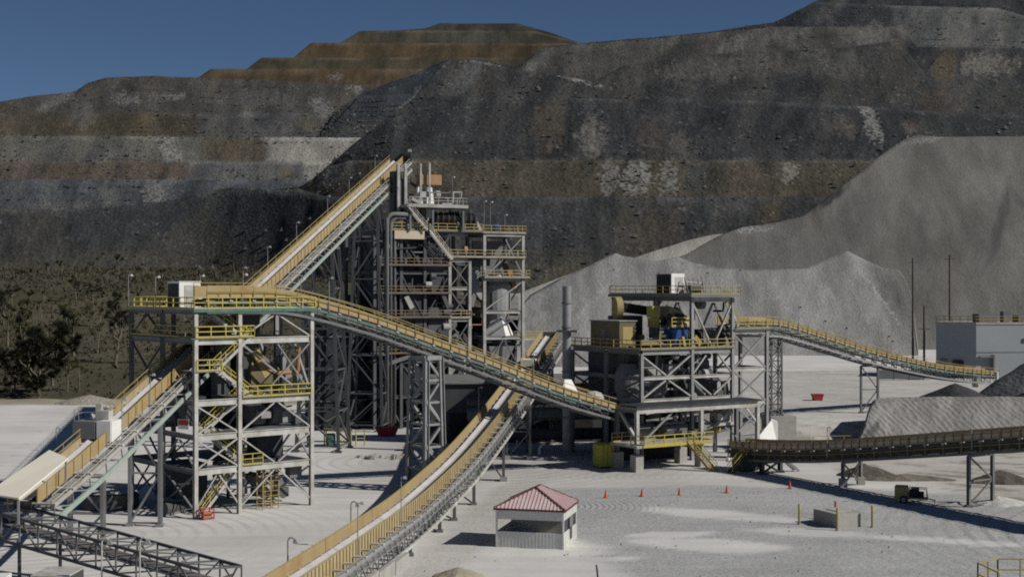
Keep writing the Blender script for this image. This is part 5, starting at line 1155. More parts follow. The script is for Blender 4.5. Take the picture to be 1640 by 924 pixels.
clutter(sh, -13.5, -3.5, -0.5, 3.5, 31.4, 34.4, 16, 4, ['mid', 'weather', 'dmid', 'dyellow'])
clutter(sh, -13.0, -4, -0.8, 4, 35.4, 37.5, 12, 5, ['weather', 'steel', 'rust', 'mid'])
clutter(kt, 0.6, 14.4, 0.6, 3.4, 7.9, 13.4, 34, 6, ['mid', 'grey', 'dark', 'weather', 'dmid'])
clutter(kt, 0.5, 14.5, 1.0, 12.0, 14.6, 16.6, 20, 7, ['dmid', 'dyellow', 'rubber', 'mid', 'weather'])
clutter(kt, 8.6, 14.5, 1.0, 10.0, 16.8, 20.2, 14, 8, ['dmid', 'dyellow', 'rubber', 'mid'])
clutter(kt, fx + 0.5, fx + 18, fy + 1.0, fy + 5, 3.6, 7.0, 26, 9, ['mid', 'grey', 'steel', 'dyellow', 'dark'])
clutter(tt, 5.2, 12.4, 1.2, 6.0, 8.2, 10.6, 10, 10, ['mid', 'dmid', 'grey'])
clutter(tt, 5.2, 12.4, 1.2, 6.0, 11.6, 16.0, 14, 11, ['mid', 'rust', 'grey', 'dyellow'])
clutter(tt, 5.2, 12.4, 1.2, 7.0, 0.4, 4.2, 12, 12, ['mid', 'dmid', 'dark'])

# ------------------------------------------------------------------ far descending conveyor on the right
c6s, c6e = KL(15.6, 2.6, 17.2), P(1588, 600, 236)
pts6 = [c6s, KL(21.5, 2.2, 17.1), P(1250, 524, 190) , P(1330, 548, 202), P(1400, 569, 210.5), P(1480, 587, 221), P(1540, 596, 229), c6e]
c6, b6, f6, at6 = conveyor('stacking_conveyor', 'far conveyor descending right from the crusher tower to the ore heaps', pts6, step=1.5, far=-1.3, near=1.3, belt_w=0.6, pan_far=(0, 1.0), pan_near=(0.05, 0.7), pan_x=1.2,
    depth=1.5, mp='ochre', mtop='pgreen', mbot='grey', mtruss='dark', rail=(1.4, -0.1, 'dyellow', 1.2))
i = nearest(f6, lambda p: abs(p.x / p.y - (1389 - CX) / F)); p, d, r, u = f6[i]
trestle(c6, b6, p - V((0, 0, 1.8)), V((1, 0.15, 0)), V((-0.15, 1, 0)), 1.35, 0, gz(p.x, p.y), 0.0, 'mid', 0.34, 3.4)
i = nearest(f6, lambda p: abs(p.x / p.y - (1241 - CX) / F)); p, d, r, u = f6[i]
pad = MB().box((p.x + 0.6, p.y + 0.4, 2.2), (3.6, 4.0, 4.8), 0.15); tag(pad.build('support_pad', 'concrete'), 'raised concrete pad under the lattice leg behind the white wing wall', 'pad')
trestle(c6, b6, p - V((0, 0, 1.8)), V((1, 0.15, 0)), V((-0.15, 1, 0)), 0.72, 1.4, 4.61, 0.0, 'mid', 0.26, 1.5)
for xx in (1262, 1334, 1366, 1408, 1442): i = nearest(f6, lambda p: abs(p.x / p.y - (xx - CX) / F)); lamp_post(c6, at6(i, 1.4 if xx in (1262, 1408) else -1.4, -0.3), 3.5, b6, V((0.25, 0, 0)), head='rubber')
p = f6[-1][0]
for dx in (-3.4, 0.3): MB().tube(p + V((dx, -1.7, -1.9)), p + V((dx, -1.7, 0.6)), 0.28, n=10).box(p + V((dx, -1.7, -1.5)), (0.8, 0.8, 1.0)).build('tail_post', 'white', c6, b6)
# retaining wing wall and slab at the ramp
o = MB().slab([P(1214, 712, 181), P(1246, 716, 183), P(1246, 676, 183.5), P(1236, 672, 183.5), P(1214, 700, 181)], (0.2, 2.0, 0)).build('retaining_wall', 'white'); tag(o, 'white sloping concrete wing wall right of the crusher tower low frame', 'wall')
o = thing('guard_rail_gate', 'rusty brown pipe gate standing behind the white wing wall', 'gate', (38.4, 198, gz(38.4, 198)))
mb = MB()
for dx in (-1.0, -0.6, 0.6): mb.tube((dx, 0, 0), (dx, 0, 2.6), 0.09)
mb.tube((-1.0, 0, 2.6), (0.6, 0, 2.6), 0.085); mb.build('frame', 'dyellow', o); MB().box((-0.2, 0, 0.25), (2.4, 1.2, 0.5)).build('sill', 'concrete', o)
o = thing('pipe_fence', 'low yellow-brown pipe fence in front of the raised ground behind the low conveyor', 'fence', (46, 192, gz(46, 192)), 0.1)
railing(o, [(-4, 0, 0), (5, 0.4, 0)], 'dyellow', h=1.3, post=2.2, w=0.08, toe=False)

# ------------------------------------------------------------------ low conveyor running right
d7 = V((0.565, -0.825, 0)); c0 = V((38.4, 152.8, 0))
def c7p(t): return c0 + d7 * t + V((0, 0, 4.3 + 0.148 * t + (0.0022 * (t - 3) ** 2 if t < 3 else 0)))
c7, b7, f7, at7 = conveyor('low_conveyor', 'dark low conveyor on short trestles running off the right edge', [c7p(-19), c7p(-12), c7p(-5), c7p(4), c7p(14), c7p(26), c7p(40)], step=1.15, far=-1.4, near=1.5, belt_w=0.6, pan_far=(-0.9, 0.95), pan_near=(0.05, 0.85), pan_x=1.3, shade_strip=(-1.15, 0.0, 'shade_strip'),
    depth=1.35, mp='brown_panel', mpf='ochre_dusty', mside='brown_frame', mtop='dark', mbot='mid', mtruss='dark', mbelt='belt_dark', rail=(1.6, 0.1, 'brown_frame', 0.95), rail2=(1.62, -1.2, 'dyellow', 1.2))
for t, four, hb in ((-0.5, 0, 1.5), (16.2, 0, 2.2)):
    i = nearest(f7, lambda p: (p - c7p(t)).length); p, d, r, u = f7[i]
    trestle(c7, b7, p - V((0, 0, 1.55)), V((0.825, 0.565, 0)), V(d7), 1.45 if four == 0 and hb < 2 else 1.9, 0, 0.0, 0.0, 'mid', 0.34, 2.4, foot=0.9 if hb < 2 else None)
for t in (-16.5, -13.0):
    i = nearest(f7, lambda p: (p - c7p(t)).length); p, d, r, u = f7[i]
    trestle(c7, b7, p - V((0, 0, 1.5)), V((0.825, 0.565, 0)), V(d7), 1.5, 0, 0.0, 0.0, 'dark', 0.5, 2.4)
for t in (-2.5, 16): i = nearest(f7, lambda p: (p - c7p(t)).length); lamp_post(c7, at7(i, 1.6, -0.9), 3.4, b7, V((0.25, 0, 0)), m='steel')
p = c7p(-19.5); st = stair(c7, V((26.2, 163.2, 0.02)), V((29.0, 165.0, 2.7)), 0.9, (-0.5, 0.85, 0), ms='dark', mr='yellow', off=b7)
st = stair(c7, V((34.6, 165.5, 0.02)), V((32.4, 164.2, 1.9)), 0.8, (-0.5, 0.85, 0), ms='mid', mr='mid', off=b7, rails=False)
MB().box((28.2, 166.2, 1.0), (2.4, 2.0, 1.8), 0.6).build('tail_box', 'dark', c7, b7); MB().box((26.0, 164.6, 1.5), (0.6, 0.5, 0.5), 0.6).build('junction_box', 'white', c7, b7)

# ------------------------------------------------------------------ foreground box-truss gallery, bottom left
g0, g1 = V((-41.4, 106.2, 5.15)), V((-21.9, 96.2, 2.35)); gd = (g1 - g0); gdn = gd.normalized(); g0 = g0 - gdn * 9
gs = V((2.75, 1.05, 0))
gt = thing('truss_gallery', 'dark box-truss conveyor gallery crossing the bottom left corner', 'conveyor', V((g0.x, g0.y, 0)), 0)
gb = V((g0.x, g0.y, 0)); n = 16; L = (g1 - g0)
for nm, o1, o2 in (('top_chord', V((0, 0, 0)), 0), ('top_chord', gs, 0), ('bottom_chord', V((0, 0, -2.0)), 0), ('bottom_chord', gs + V((0, 0, -2.0)), 0)):
    MB().beam(g0 + o1, g1 + o1, 0.2, 0.2).build(nm, 'dark', gt, gb)
for o1 in (V((0, 0, 0)), gs):
    mb = MB()
    for k in range(n + 1):
        p = g0 + L * (k / n) + o1; mb.beam(p, p - V((0, 0, 2.0)), 0.11)
        if k < n:
            q = g0 + L * ((k + 1) / n) + o1
            mb.beam(p, q - V((0, 0, 2.0)), 0.1) if k % 2 else mb.beam(q, p - V((0, 0, 2.0)), 0.1)
    mb.build('side_web', 'mid', gt, gb)
mb = MB()
for k in range(n + 1):
    p = g0 + L * (k / n); mb.beam(p, p + gs, 0.13); mb.beam(p - V((0, 0, 2)), p + gs - V((0, 0, 2)), 0.11)
    if k < n: q = g0 + L * ((k + 1) / n); mb.beam(p, q + gs, 0.08) if k % 2 else mb.beam(q, p + gs, 0.08)
mb.build('cross_bracing', 'mid', gt, gb)
MB().slab([g0 + gs * 0.28 - V((0, 0, 1.1)), g1 + gs * 0.28 - V((0, 0, 1.1)), g1 + gs * 0.72 - V((0, 0, 1.1)), g0 + gs * 0.72 - V((0, 0, 1.1))], (0, 0, 0.08)).build('belt', 'belt_dark', gt, gb)
MB().slab([g0 + gs * 0.76 - V((0, 0, 1.85)), g1 + gs * 0.76 - V((0, 0, 1.85)), g1 + gs * 0.98 - V((0, 0, 1.85)), g0 + gs * 0.98 - V((0, 0, 1.85))], (0, 0, 0.05)).build('walkway', 'grey', gt, gb)
for k in (7, 14.5):
    p = g0 + L * (k / n)
    for o1, in ((V((0, 0, 0)),), (gs,)): q = p + o1 - V((0, 0, 2.0)); MB().ibeam((q.x, q.y, 0), q, 0.2, 0.24).build('leg', 'dark', gt, gb)
w = g1; mb = MB(); mb.beam(g1 + gs * 0.9, g1 - V((0, 0, 1.9)) + gs * 0.55, 0.12); mb.beam(g1 + gs * 0.55 - V((0, 0, 0.7)), g1 + gs * 0.8 - V((0, 0, 0.5)), 0.1); mb.build('end_brace', 'dark', gt, gb)

# ------------------------------------------------------------------ gate hut with red roof
HA = math.radians(-14.0); HN = V((-1.31, 117.2, 0))
hut = thing('hut', 'small open-fronted white metal hut with a dusty red hipped roof', 'hut', HN, HA)
W, Dp, E_, RZ = 5.8, 5.4, 3.25, 4.75
def ribs(mb, a, b, z0, z1, outn, pitch=0.3, t=0.035):
    a, b = V((*a, 0)), V((*b, 0)); k = int((b - a).length / pitch)
    for i in range(k + 1): p = a.lerp(b, (i + 0.5) / (k + 1)) + V((*outn, 0)) * 0.03; mb.beam(p + V((0, 0, z0)), p + V((0, 0, z1)), 0.05, t)
def wall(name, a, b, z0, z1, m='sheet'):
    a_, b_ = V((*a, 0)), V((*b, 0)); d = (b_ - a_).normalized(); nrm = V((d.y, -d.x, 0)); mb = MB()
    mb.beam(a_ + V((0, 0, (z0 + z1) / 2)), b_ + V((0, 0, (z0 + z1) / 2)), 0.06, z1 - z0); ribs(mb, a, b, z0 + 0.01, z1 - 0.01, (nrm.x, nrm.y)); return mb.build(name, m, hut)
wall('lower_wall', (0.06, 0), (W - 0.06, 0), 0, 1.35); wall('lower_wall', (W, 0.06), (W, Dp - 0.06), 0, 1.35)
wall('lower_wall', (W - 0.06, Dp), (0.06, Dp), 0, 2.4); wall('lower_wall', (0, Dp - 0.06), (0, 0.06), 0, 1.35)
wall('fascia', (0.0, -0.02), (W, -0.02), 2.4, E_); wall('fascia', (W + 0.02, 0), (W + 0.02, Dp), 2.4, E_); wall('fascia', (W, Dp + 0.02), (0, Dp + 0.02), 2.4, E_); wall('fascia', (-0.02, Dp), (-0.02, 0), 2.4, E_)
for x in (0, W):
    for y in (0, Dp): MB().box((x, y, 1.6), (0.14, 0.14, 3.2)).build('post', 'white', hut)
MB().box((W / 2, Dp / 2, 0.05), (W - 0.1, Dp - 0.1, 0.12)).build('floor', 'concrete', hut)
wp = MB().box((W + 0.075, 2.9, 0.95), (0.05, 0.75, 1.0)).build('louvre', 'dark', hut)
MB().box((W, 1.1, 1.9), (0.05, 1.3, 1.0)).build('shutter', 'glass', hut); MB().box((W, 3.4, 1.86), (0.05, 1.4, 0.96)).build('side_panel', 'mid', hut)
ov = 0.2; r0, r1_ = V((W / 2, 2.35, RZ)), V((W / 2, Dp - 1.4, RZ))
e = [V((-ov, -ov, E_ + 0.02)), V((W + ov, -ov, E_ + 0.02)), V((W + ov, Dp + ov, E_ + 0.02)), V((-ov, Dp + ov, E_ + 0.02))]
mb = MB()
for poly in ((e[0], e[1], r0), (e[1], e[2], r1_, r0), (e[2], e[3], r1_), (e[3], e[0], r0, r1_)): mb.slab(poly, (0, 0, 0.05))
def roofribs(a, b, pk):
    k = int((b - a).length / 0.32); pts = pk
    for i in range(1, k):
        t = i / k; s = a.lerp(b, t)
        if len(pk) == 1: q = a.lerp(pk[0], t * 2) if t < 0.5 else pk[0].lerp(b, (t - 0.5) * 2); top = q
        else:
            tt_ = (s - a).length; L_ = (b - a).length; y0 = abs((pk[0] - a).dot((b - a).normalized())); y1 = abs((pk[1] - a).dot((b - a).normalized()))
            top = a.lerp(pk[0], tt_ / y0) if tt_ < y0 else (pk[0].lerp(pk[1], (tt_ - y0) / max(0.01, y1 - y0)) if tt_ < y1 else pk[1].lerp(b, (tt_ - y1) / (L_ - y1)))
        mb.beam(s + V((0, 0, 0.07)), top + V((0, 0, 0.07)), 0.09, 0.06)
roofribs(e[0], e[1], [r0]); roofribs(e[1], e[2], [r0, r1_]); roofribs(e[2], e[3], [r1_]); roofribs(e[3], e[0], [r1_, r0])
rf = mb.build('roof', 'roofred', hut)
mb = MB()
for a, b in ((e[0], r0), (e[1], r0), (e[2], r1_), (e[3], r1_), (r0, r1_)): mb.beam(a + V((0, 0, 0.1)), b + V((0, 0, 0.1)), 0.16, 0.08)
mb.build('ridge_cap', 'ridge', rf)
mb = MB()
for k in range(4): mb.beam(e[k] + V((0, 0, -0.02)), e[(k + 1) % 4] + V((0, 0, -0.02)), 0.08, 0.16)
mb.build('eave_trim', 'ridge', rf)
o = thing('desk', 'low pale table inside the open hut at its right end', 'table', HN, HA)
MB().box((W - 1.4, 1.2, 1.0), (1.8, 0.9, 0.08)).build('table_top', 'sheet', o)
for dx in (-0.8, 0.8):
    for dy in (-0.35, 0.35): MB().beam((W - 1.4 + dx, 1.2 + dy, 0.1), (W - 1.4 + dx, 1.2 + dy, 0.97), 0.07).build('leg', 'grey', o)

# ------------------------------------------------------------------ cones, posts, blocks, bins
cone = None
labs = ['leftmost orange traffic cone in the row, nearest the red-roofed hut', 'orange traffic cone, second from the hut in the row on the yard', 'orange traffic cone in the middle of the row, under the yellow stair', 'orange traffic cone, second from the right end of the row', 'paler traffic cone at the right end of the row, in the low conveyor shadow']
for k, (px, py) in enumerate(((970, 797), (1028, 794), (1088, 793), (1164, 789), (1265, 782))):
    if cone is None:
        cone = thing('traffic_cone', labs[0], 'traffic cone', G(px, py), 0.2, 'traffic cones in a row across the yard'); cone.scale = (0.9, 0.9, 0.9)
        MB().lathe((0, 0, 0.05), [(0.2, 0), (0.17, 0.12), (0.05, 0.88), (0.03, 0.9)], 14).build('cone_body', 'orange', cone); MB().box((0, 0, 0.03), (0.5, 0.5, 0.06)).build('base', 'orange', cone)
        MB().lathe((0, 0, 0.05), [(0.128, 0.42), (0.095, 0.62)], 14).build('reflective_band', 'orange', cone)
    else:
        c = copy_tree(cone); c.location = G(px, py); c['label'] = labs[k]; c.rotation_euler = (0, 0, k * 0.7)
bl = None
labs = ['yellow bollard left of the concrete block, beside its dark side', 'yellow bollard at the near corner of the concrete block', 'orange-topped bollard just behind the concrete block', 'yellow bollard to the right of the concrete block']
for k, (px, py, h, m_) in enumerate(((1280, 839, 1.85, 'yellow'), (1341, 849, 2.0, 'yellow'), (1338, 832, 1.75, 'orange'), (1397, 844, 1.95, 'yellow'))):
    o = thing('bollard', labs[k], 'bollard', G(px, py), 0, 'bollards round the concrete block')
    MB().tube((0, 0, 0), (0, 0, h), 0.11, n=12).lathe((0, 0, h), [(0.11, 0), (0.08, 0.06), (0.02, 0.09)], 12).build('post', 'dyellow' if m_ == 'yellow' else m_, o); MB().tube((0, 0, 0), (0, 0, 0.1), 0.2, n=12).build('collar', 'concrete', o)
    if m_ == 'yellow': MB().tube((0, 0, h - 0.5), (0, 0, h - 0.02), 0.115, n=12).build('band', 'yellow', o)
bk = thing('concrete_block', 'square concrete pit block standing between four bollards', 'block', G(1341, 846), 0.42)
MB().slab([(0, 0, -0.05), (3.1, 0, -0.05), (3.1, 3.6, -0.05), (0, 3.6, -0.05)], (0, 0, 1.35)).build('body', 'concrete', bk); MB().box((1.7, 2.0, 1.33), (1.6, 1.8, 0.08)).build('cover', 'steel', bk)
for px, py, lab, sc in ((620, 698, 'red steel skip in front of the screen house', 1.0), (1309, 641, 'small red skip alone on the far pale yard', 0.95)):
    g = G(px, py, 0 if px < 900 else 3.0); o = thing('skip', lab, 'skip', (g.x, g.y, gz(g.x, g.y)), 0.05)
    w_, h_ = (3.4, 1.25) if px < 900 else (1.8, 1.0)
    MB().frustum((0, 0, 0.15), (w_ * 0.75, 1.4), (0, 0, h_), (w_, 1.7)).build('body', 'red', o); MB().frustum((0, 0, h_), (w_ * 1.05, 1.8), (0, 0, h_ + 0.1), (w_ * 1.05, 1.8)).build('rim', 'red', o)
    for s in (-0.6, 0.6): MB().box((s, 0, 0.08), (0.3, 1.3, 0.16)).build('skid', 'dark', o)
# yellow compressor trailer
o = thing('compressor_trailer', 'yellow engine trailer parked in the shadow under the low conveyor', 'trailer', G(1456, 805), -0.35)
MB().box((-0.75, 0, 1.05), (1.3, 1.3, 1.2)).frustum((-0.75, 0, 1.65), (1.35, 1.35), (-0.75, 0, 1.75), (1.2, 1.2)).build('hood', 'dyellow', o)
MB().box((0.75, 0, 0.55), (2.2, 1.1, 0.16)).box((-0.7, 0, 0.5), (1.4, 1.0, 0.2)).build('chassis', 'dyellow', o)
MB().box((0.5, 0, 1.0), (0.9, 0.8, 0.75)).tube((0.2, 0, 1.4), (1.0, 0, 1.4), 0.22).box((1.2, 0.1, 0.9), (0.5, 0.7, 0.6)).build('engine', 'rubber', o)
MB().path([(0.0, -0.55, 0.6), (0.0, -0.55, 1.6), (1.7, -0.55, 1.55), (1.8, -0.55, 0.6)], 0.05, 6).path([(0.0, 0.55, 0.6), (0.0, 0.55, 1.6), (1.7, 0.55, 1.55), (1.8, 0.55, 0.6)], 0.05, 6).build('roll_frame', 'dyellow', o)
for s in (-1, 1): MB().tube((-0.5, s * 0.62, 0.42), (-0.5, s * 0.85, 0.42), 0.42, n=18).build('wheel', 'rubber', o)
MB().tube((-0.5, -0.87, 0.42), (-0.5, -0.84, 0.42), 0.22, n=14).build('hub', 'grey', o)
MB().beam((1.8, 0, 0.55), (2.6, 0, 0.4), 0.1).beam((2.5, 0, 0), (2.5, 0, 0.42), 0.08).build('drawbar', 'dyellow', o)
# yellow work bench frame
o = thing('maintenance_stand', 'yellow steel stand with a brown top right of the left tower', 'stand', G(541, 714), 0.25)
MB().box((0, 0, 2.35), (3.8, 2.4, 0.14)).build('top', 'brown', o)
for x in (-1.75, 0.1, 1.75):
    for y in (-1.05, 1.05): MB().beam((x, y, 0), (x, y, 2.3), 0.16).build('leg', 'yellow', o)
mb = MB()
for y in (-1.05, 1.05): mb.beam((0.1, y, 0.1), (1.75, y, 2.2), 0.1); mb.beam((1.75, y, 0.1), (0.1, y, 2.2), 0.1)
mb.build('bracing', 'yellow', o); MB().box((-1.0, 0, 0.9), (1.2, 1.4, 1.7)).build('store_box', 'green', o)
mb = MB().path([(2.4, -1, 0), (2.4, -1, 2.2), (3.6, -1, 2.2), (3.6, -1, 0)], 0.09, 6); mb.beam((2.4, -1, 1.1), (3.6, -1, 1.1), 0.09); mb.build('hoop_rail', 'yellow', o)
o = MB(); R2 = random.Random(3)
for k in range(26):
    x, y = R2.uniform(-20.5, -12), 0; yy = 178 + R2.uniform(-1.2, 1.2); s = R2.uniform(0.25, 0.7); o.frustum((x, yy, -0.05), (s * 1.4, s * 1.2), (x + 0.1, yy, s * 0.8), (s * 0.7, s * 0.6), R2.uniform(0, 3))
tag(o.build('boulder_row', 'concrete'), 'row of broken grey rocks on the ground in front of the screen house', 'rocks', kind='stuff')
# container bottom left
o = thing('container', 'dark ribbed container with a pale top in the bottom left corner', 'container', V((-31.4, 95.0, 0)), -0.06)
mb = MB().box((0, 0, 1.2), (2.5, 3.0, 2.4))
for k in range(9): mb.box((-1.1 + k * 0.275, -1.52, 1.2), (0.12, 0.06, 2.2))
mb.build('body', 'dark', o); MB().box((0, 0, 2.44), (2.6, 3.1, 0.1)).build('roof', 'steel', o); MB().box((0.9, -1.56, 1.0), (0.5, 0.06, 1.9)).build('door', 'mid', o)
o = thing('pallet_stack', 'pale boxes and orange straps at the very bottom left corner', 'boxes', V((-36.0, 96.0, 0)), 0.1)
MB().box((0, 0, 1.0), (1.6, 1.6, 2.0)).build('carton', 'white', o); MB().box((0, -0.82, 0.9), (1.2, 0.05, 0.5)).build('strap', 'ochre', o); MB().box((1.1, 0.2, 0.5), (0.8, 1.2, 1.0)).build('carton', 'steel', o)
# yellow railing at the bottom right
o = thing('yellow_guardrail', 'yellow pipe guardrail in the bottom right corner', 'railing', G(1566, 940), 0)
railing(o, [(0, 0, 0), (0.3, -3.5, 0)], 'dyellow', h=1.8, post=1.7, w=0.085, toe=False); railing(o, [(0, 0, 0), (2.0, 1.5, 0), (7, 1.4, 0)], 'dyellow', h=1.8, post=1.5, w=0.085, toe=False)
o = thing('marker_post', 'thin leaning black post at the bottom edge right of the hut', 'post', V((6.0, 97.5, 0)))
MB().tube((0.25, 0, 0), (0, 0, 2.35), 0.07, 0.06, 8).build('shaft', 'rubber', o); MB().tube((0, 0, 2.33), (-0.01, 0, 2.42), 0.08, n=8).build('cap', 'mid', o)
# ground lamp posts
for px, py, h, lab, m_ in ((461, 938, 3.6, 'grey crook-topped lamp post left of the foreground conveyor, nearest the bottom', 'grey'), (562, 876, 3.9, 'grey crook-topped lamp post halfway along the left of the foreground conveyor', 'grey'), (90, 722, 3.2, 'crook-topped lamp post on the pale yard left of the cream roof', 'grey'), (704, 752, 3.0, 'pale lamp post in the tower shadow beside the foreground conveyor', 'steel'), (163, 985, 5.2, 'pale lamp post standing left of the other in front of the truss gallery', 'steel'), (224, 990, 5.4, 'pale lamp post nearest the end of the truss gallery', 'steel')):
    g = G(px, py); o = thing('lamp_post', lab, 'lamp post', g, 0, 'lamp posts on the yard')
    MB().path([(0, 0, 0), (0, 0, h - 0.25), (0.12, 0, h - 0.03), (0.3, 0, h), (0.48, 0, h - 0.12)], 0.06, 8).build('pole', m_, o); MB().frustum((0.55, 0, h - 0.42), (0.36, 0.3), (0.5, 0, h - 0.1), (0.16, 0.16)).build('lamp_head', 'grey', o); MB().tube((0, 0, 0), (0, 0, 0.3), 0.12, n=8).build('base', 'concrete', o)
# utility poles and far building
for px, y0, D, lab, wd in ((1462, 413, 300, 'tall wooden utility pole, left of the two by the grey building', 0), (1521, 408, 318, 'tall wooden utility pole just above the left end of the grey building', 0), (1480, 490, 300, 'shorter pole with a crossarm between the tall poles', 1)):
    p = P(px, y0, D); b = gz(p.x, p.y); o = thing('utility_pole', lab, 'pole', (p.x, p.y, b), 0, 'utility poles by the grey building')
    MB().tube((0, 0, -0.1), (0, 0, p.z - b), 0.28, 0.2, 8).build('pole', 'wood', o)
    MB().beam((-1.2, 0, p.z - b - (1 if not wd else 5)), (1.2, 0, p.z - b - (1 if not wd else 5)), 0.14).build('crossarm', 'wood', o)
o = thing('grey_building', 'big pale grey clad building at the right edge with a railed roof', 'building', (98, 290, 3), math.radians(8))
bm = MB().slab([(0, 0, 0), (30, 0, 0), (30, 16, 0), (-0.5, 16, 0), (-7.0, 4.15, 0)], (0, 0, 11.4)); bm.build('wall', 'clad', o)
MB().slab([(-0.1, -0.15, 11.4), (30, -0.15, 11.4), (30, 16.1, 11.4), (-0.6, 16.1, 11.4), (-7.2, 4.1, 11.4)], (0, 0, 0.3)).build('roof_edge', 'concrete', o)
MB().box((15, -0.06, 5.6), (29.8, 0.1, 0.12)).build('seam', 'grey', o)
railing(o, [(-6.9, 4.25, 11.7), (0, 0.1, 11.7), (29, 0.1, 11.7)], 'dyellow', h=1.4, post=1.6, w=0.1)
MB().box((3.4, 3.0, 12.7), (4.0, 3.0, 1.8)).box((8, 3, 12.8), (1.4, 1.6, 2.6)).box((13, 3, 12.5), (5, 3, 1.6)).build('roof_plant', 'mid', o)
lx = V((-12.5, 7.4, 0)).normalized(); ln = V((lx.y, -lx.x, 0)) * 1.0
MB().box((-3.2, 1.75, 1.9), (2.2, 0.5, 3.8), -0.53).build('door', 'rubber', o); MB().box((-5.6, 3.2, 3.2), (1.4, 0.4, 1.4), -0.53).build('panel', 'mid', o)
d_ = MB().box((3.5, -0.6, 2.5), (0.35, 1.0, 5.0)).box((2.0, -0.6, 4.6), (3.2, 0.9, 0.3)); d_.build('porch_frame', 'mid', o)
MB().box((10.8, -0.12, 8.0), (0.8, 0.2, 0.8)).build('wall_lamp', 'dark', o)
MB().slab([(10.5, -0.4, 0), (14.5, -0.4, 0), (15.5, -0.4, 3.6), (12.5, -0.4, 3.8)], (0, -1.4, 0)).build('roller_hood', 'rubber', o)
o = thing('site_fence', 'dark screened fence left of the grey building', 'fence', (76, 285, 3))
MB().box((4.6, 0, 1.2), (9.6, 0.1, 1.9)).build('panel', 'mid', o)
for x in (0, 3.2, 6.4, 9.4): MB().tube((x, 0, 0), (x, 0, 2.5), 0.09).build('post', 'dark', o)
o = thing('transformer', 'small dark transformer frame between the fence and the grey building', 'transformer', (86.5, 287, 3))
MB().box((0, 0, 1.3), (2.2, 1.6, 2.0)).build('body', 'dark', o)
for x in (-0.7, 0, 0.7): MB().lathe((x, 0, 2.3), [(0.15, 0), (0.25, 0.2), (0.12, 0.5), (0.2, 0.8), (0.05, 1.2)], 8).build('insulator', 'mid', o)

# ------------------------------------------------------------------ Joshua trees and scrub
def clump(mb, c, d, r, n, rng):
    d = d.normalized()
    for _ in range(n):
        v = V((rng.gauss(0, 1), rng.gauss(0, 1), rng.gauss(0, 1)))
        v = (v.normalized() + d * 0.75).normalized(); l = r * rng.uniform(0.7, 1.15)
        a = v.cross(V((rng.random(), rng.random(), rng.random()))).normalized() * r * 0.075
        b = c + v * (r * 0.1); mb.add([b - a, b + a, c + v * l], [(0, 1, 2)])
def joshua(name, label, loc, h, spread, nbr, seed, group=None, leaf='leaf', dense=1.0, low=0.35, cl=0.085):
    rng = random.Random(seed); t = thing(name, label, 'tree', loc, rng.uniform(0, 6), group); tr = MB(); cr = MB()
    lean = V((rng.uniform(-0.1, 0.1), rng.uniform(-0.1, 0.1), 0)) * h
    trunk = [V((0, 0, -0.2)), V((0, 0, h * 0.2)) + lean * 0.2, V((0, 0, h * 0.42)) + lean * 0.6, V((0, 0, h * 0.62)) + lean]
    r0 = 0.03 * h * (0.7 + 0.1 * nbr / 6)
    tr.path(trunk, [r0, r0 * 0.8, r0 * 0.7, r0 * 0.5], 7)
    def branch(p, d, l, r, lvl):
        d = d.normalized(); q = p + d * l * 0.5 + V((rng.uniform(-.1, .1), rng.uniform(-.1, .1), 0)) * l; e = q + (d + V((0, 0, 0.55))).normalized() * l * 0.6
        tr.path([p, q, e], [r, r * 0.8, r * 0.6], 5)
        clump(cr, e, (e - q), cl * h * rng.uniform(0.7, 1.2), int(32 * dense), rng)
        if rng.random() < 0.5: clump(cr, q.lerp(e, 0.6), (e - q) * 0.3, 0.05 * h, int(12 * dense), rng)
        if lvl < 2:
            for _ in range(rng.choice((1, 2, 2, 3)) if lvl == 0 else rng.choice((0, 1, 2))):
                a = rng.uniform(0, 6.28); branch(q.lerp(e, rng.uniform(0.3, 0.9)), d * 0.7 + V((math.cos(a), math.sin(a), rng.uniform(0.3, 1.3))) * 0.7, l * rng.uniform(0.5, 0.75), r * 0.65, lvl + 1)
    for k in range(nbr):
        a = k * 2.4 + rng.uniform(-0.5, 0.5); z = rng.uniform(low, 0.62); p = V((0, 0, h * z)) + lean * z * 1.3
        branch(p, V((math.cos(a), math.sin(a), rng.uniform(-0.1 if low < 0.1 else 0.2, 1.0 if low < 0.1 else 1.7))), h * 0.26 * spread * rng.uniform(0.7, 1.2), r0 * 0.55, 0)
    clump(cr, trunk[-1] + V((0, 0, 0.1)), V((0, 0, 1)), 0.12 * h, int(36 * dense), rng)
    tr.build('trunk', 'bark', t); cr.build('crown', leaf, t); return t
def tree_at(px, D, *a, **k):
    x = (px - CX) / F * D; return joshua('joshua_tree', a[0], (x, D, gz(x, D)), *a[1:], **k)
tree_at(62, 278, 'widest dark Joshua tree, low and bushy at the edge of the left yard', 14.5, 1.3, 15, 1, leaf='leaf2', dense=3.6, low=0.06, cl=0.1)
joshua('desert_bush', 'dark spiky bush at the foot of the widest dark Joshua tree', (-94.5, 274.5, gz(-94.5, 274.5)), 6.0, 1.5, 14, 91, leaf='leaf2', dense=3.2, low=0.02, cl=0.14)['category'] = 'bush'
tree_at(24, 279, 'low dark Joshua tree at the left edge beside the widest bushy one', 8.5, 1.4, 10, 2, leaf='leaf2', dense=3, low=0.08, cl=0.11)
tree_at(108, 283, 'bare-stemmed pale Joshua tree just right of the widest dark bushy one', 9.0, 0.7, 5, 3, dense=0.8)
tree_at(127, 284, 'slender leaning Joshua tree standing alone right of the bushy cluster', 8.0, 0.55, 3, 4, dense=0.8)
tree_at(84, 292, 'tall Joshua tree rising directly behind the widest dark bushy one', 12.5, 0.9, 9, 5)
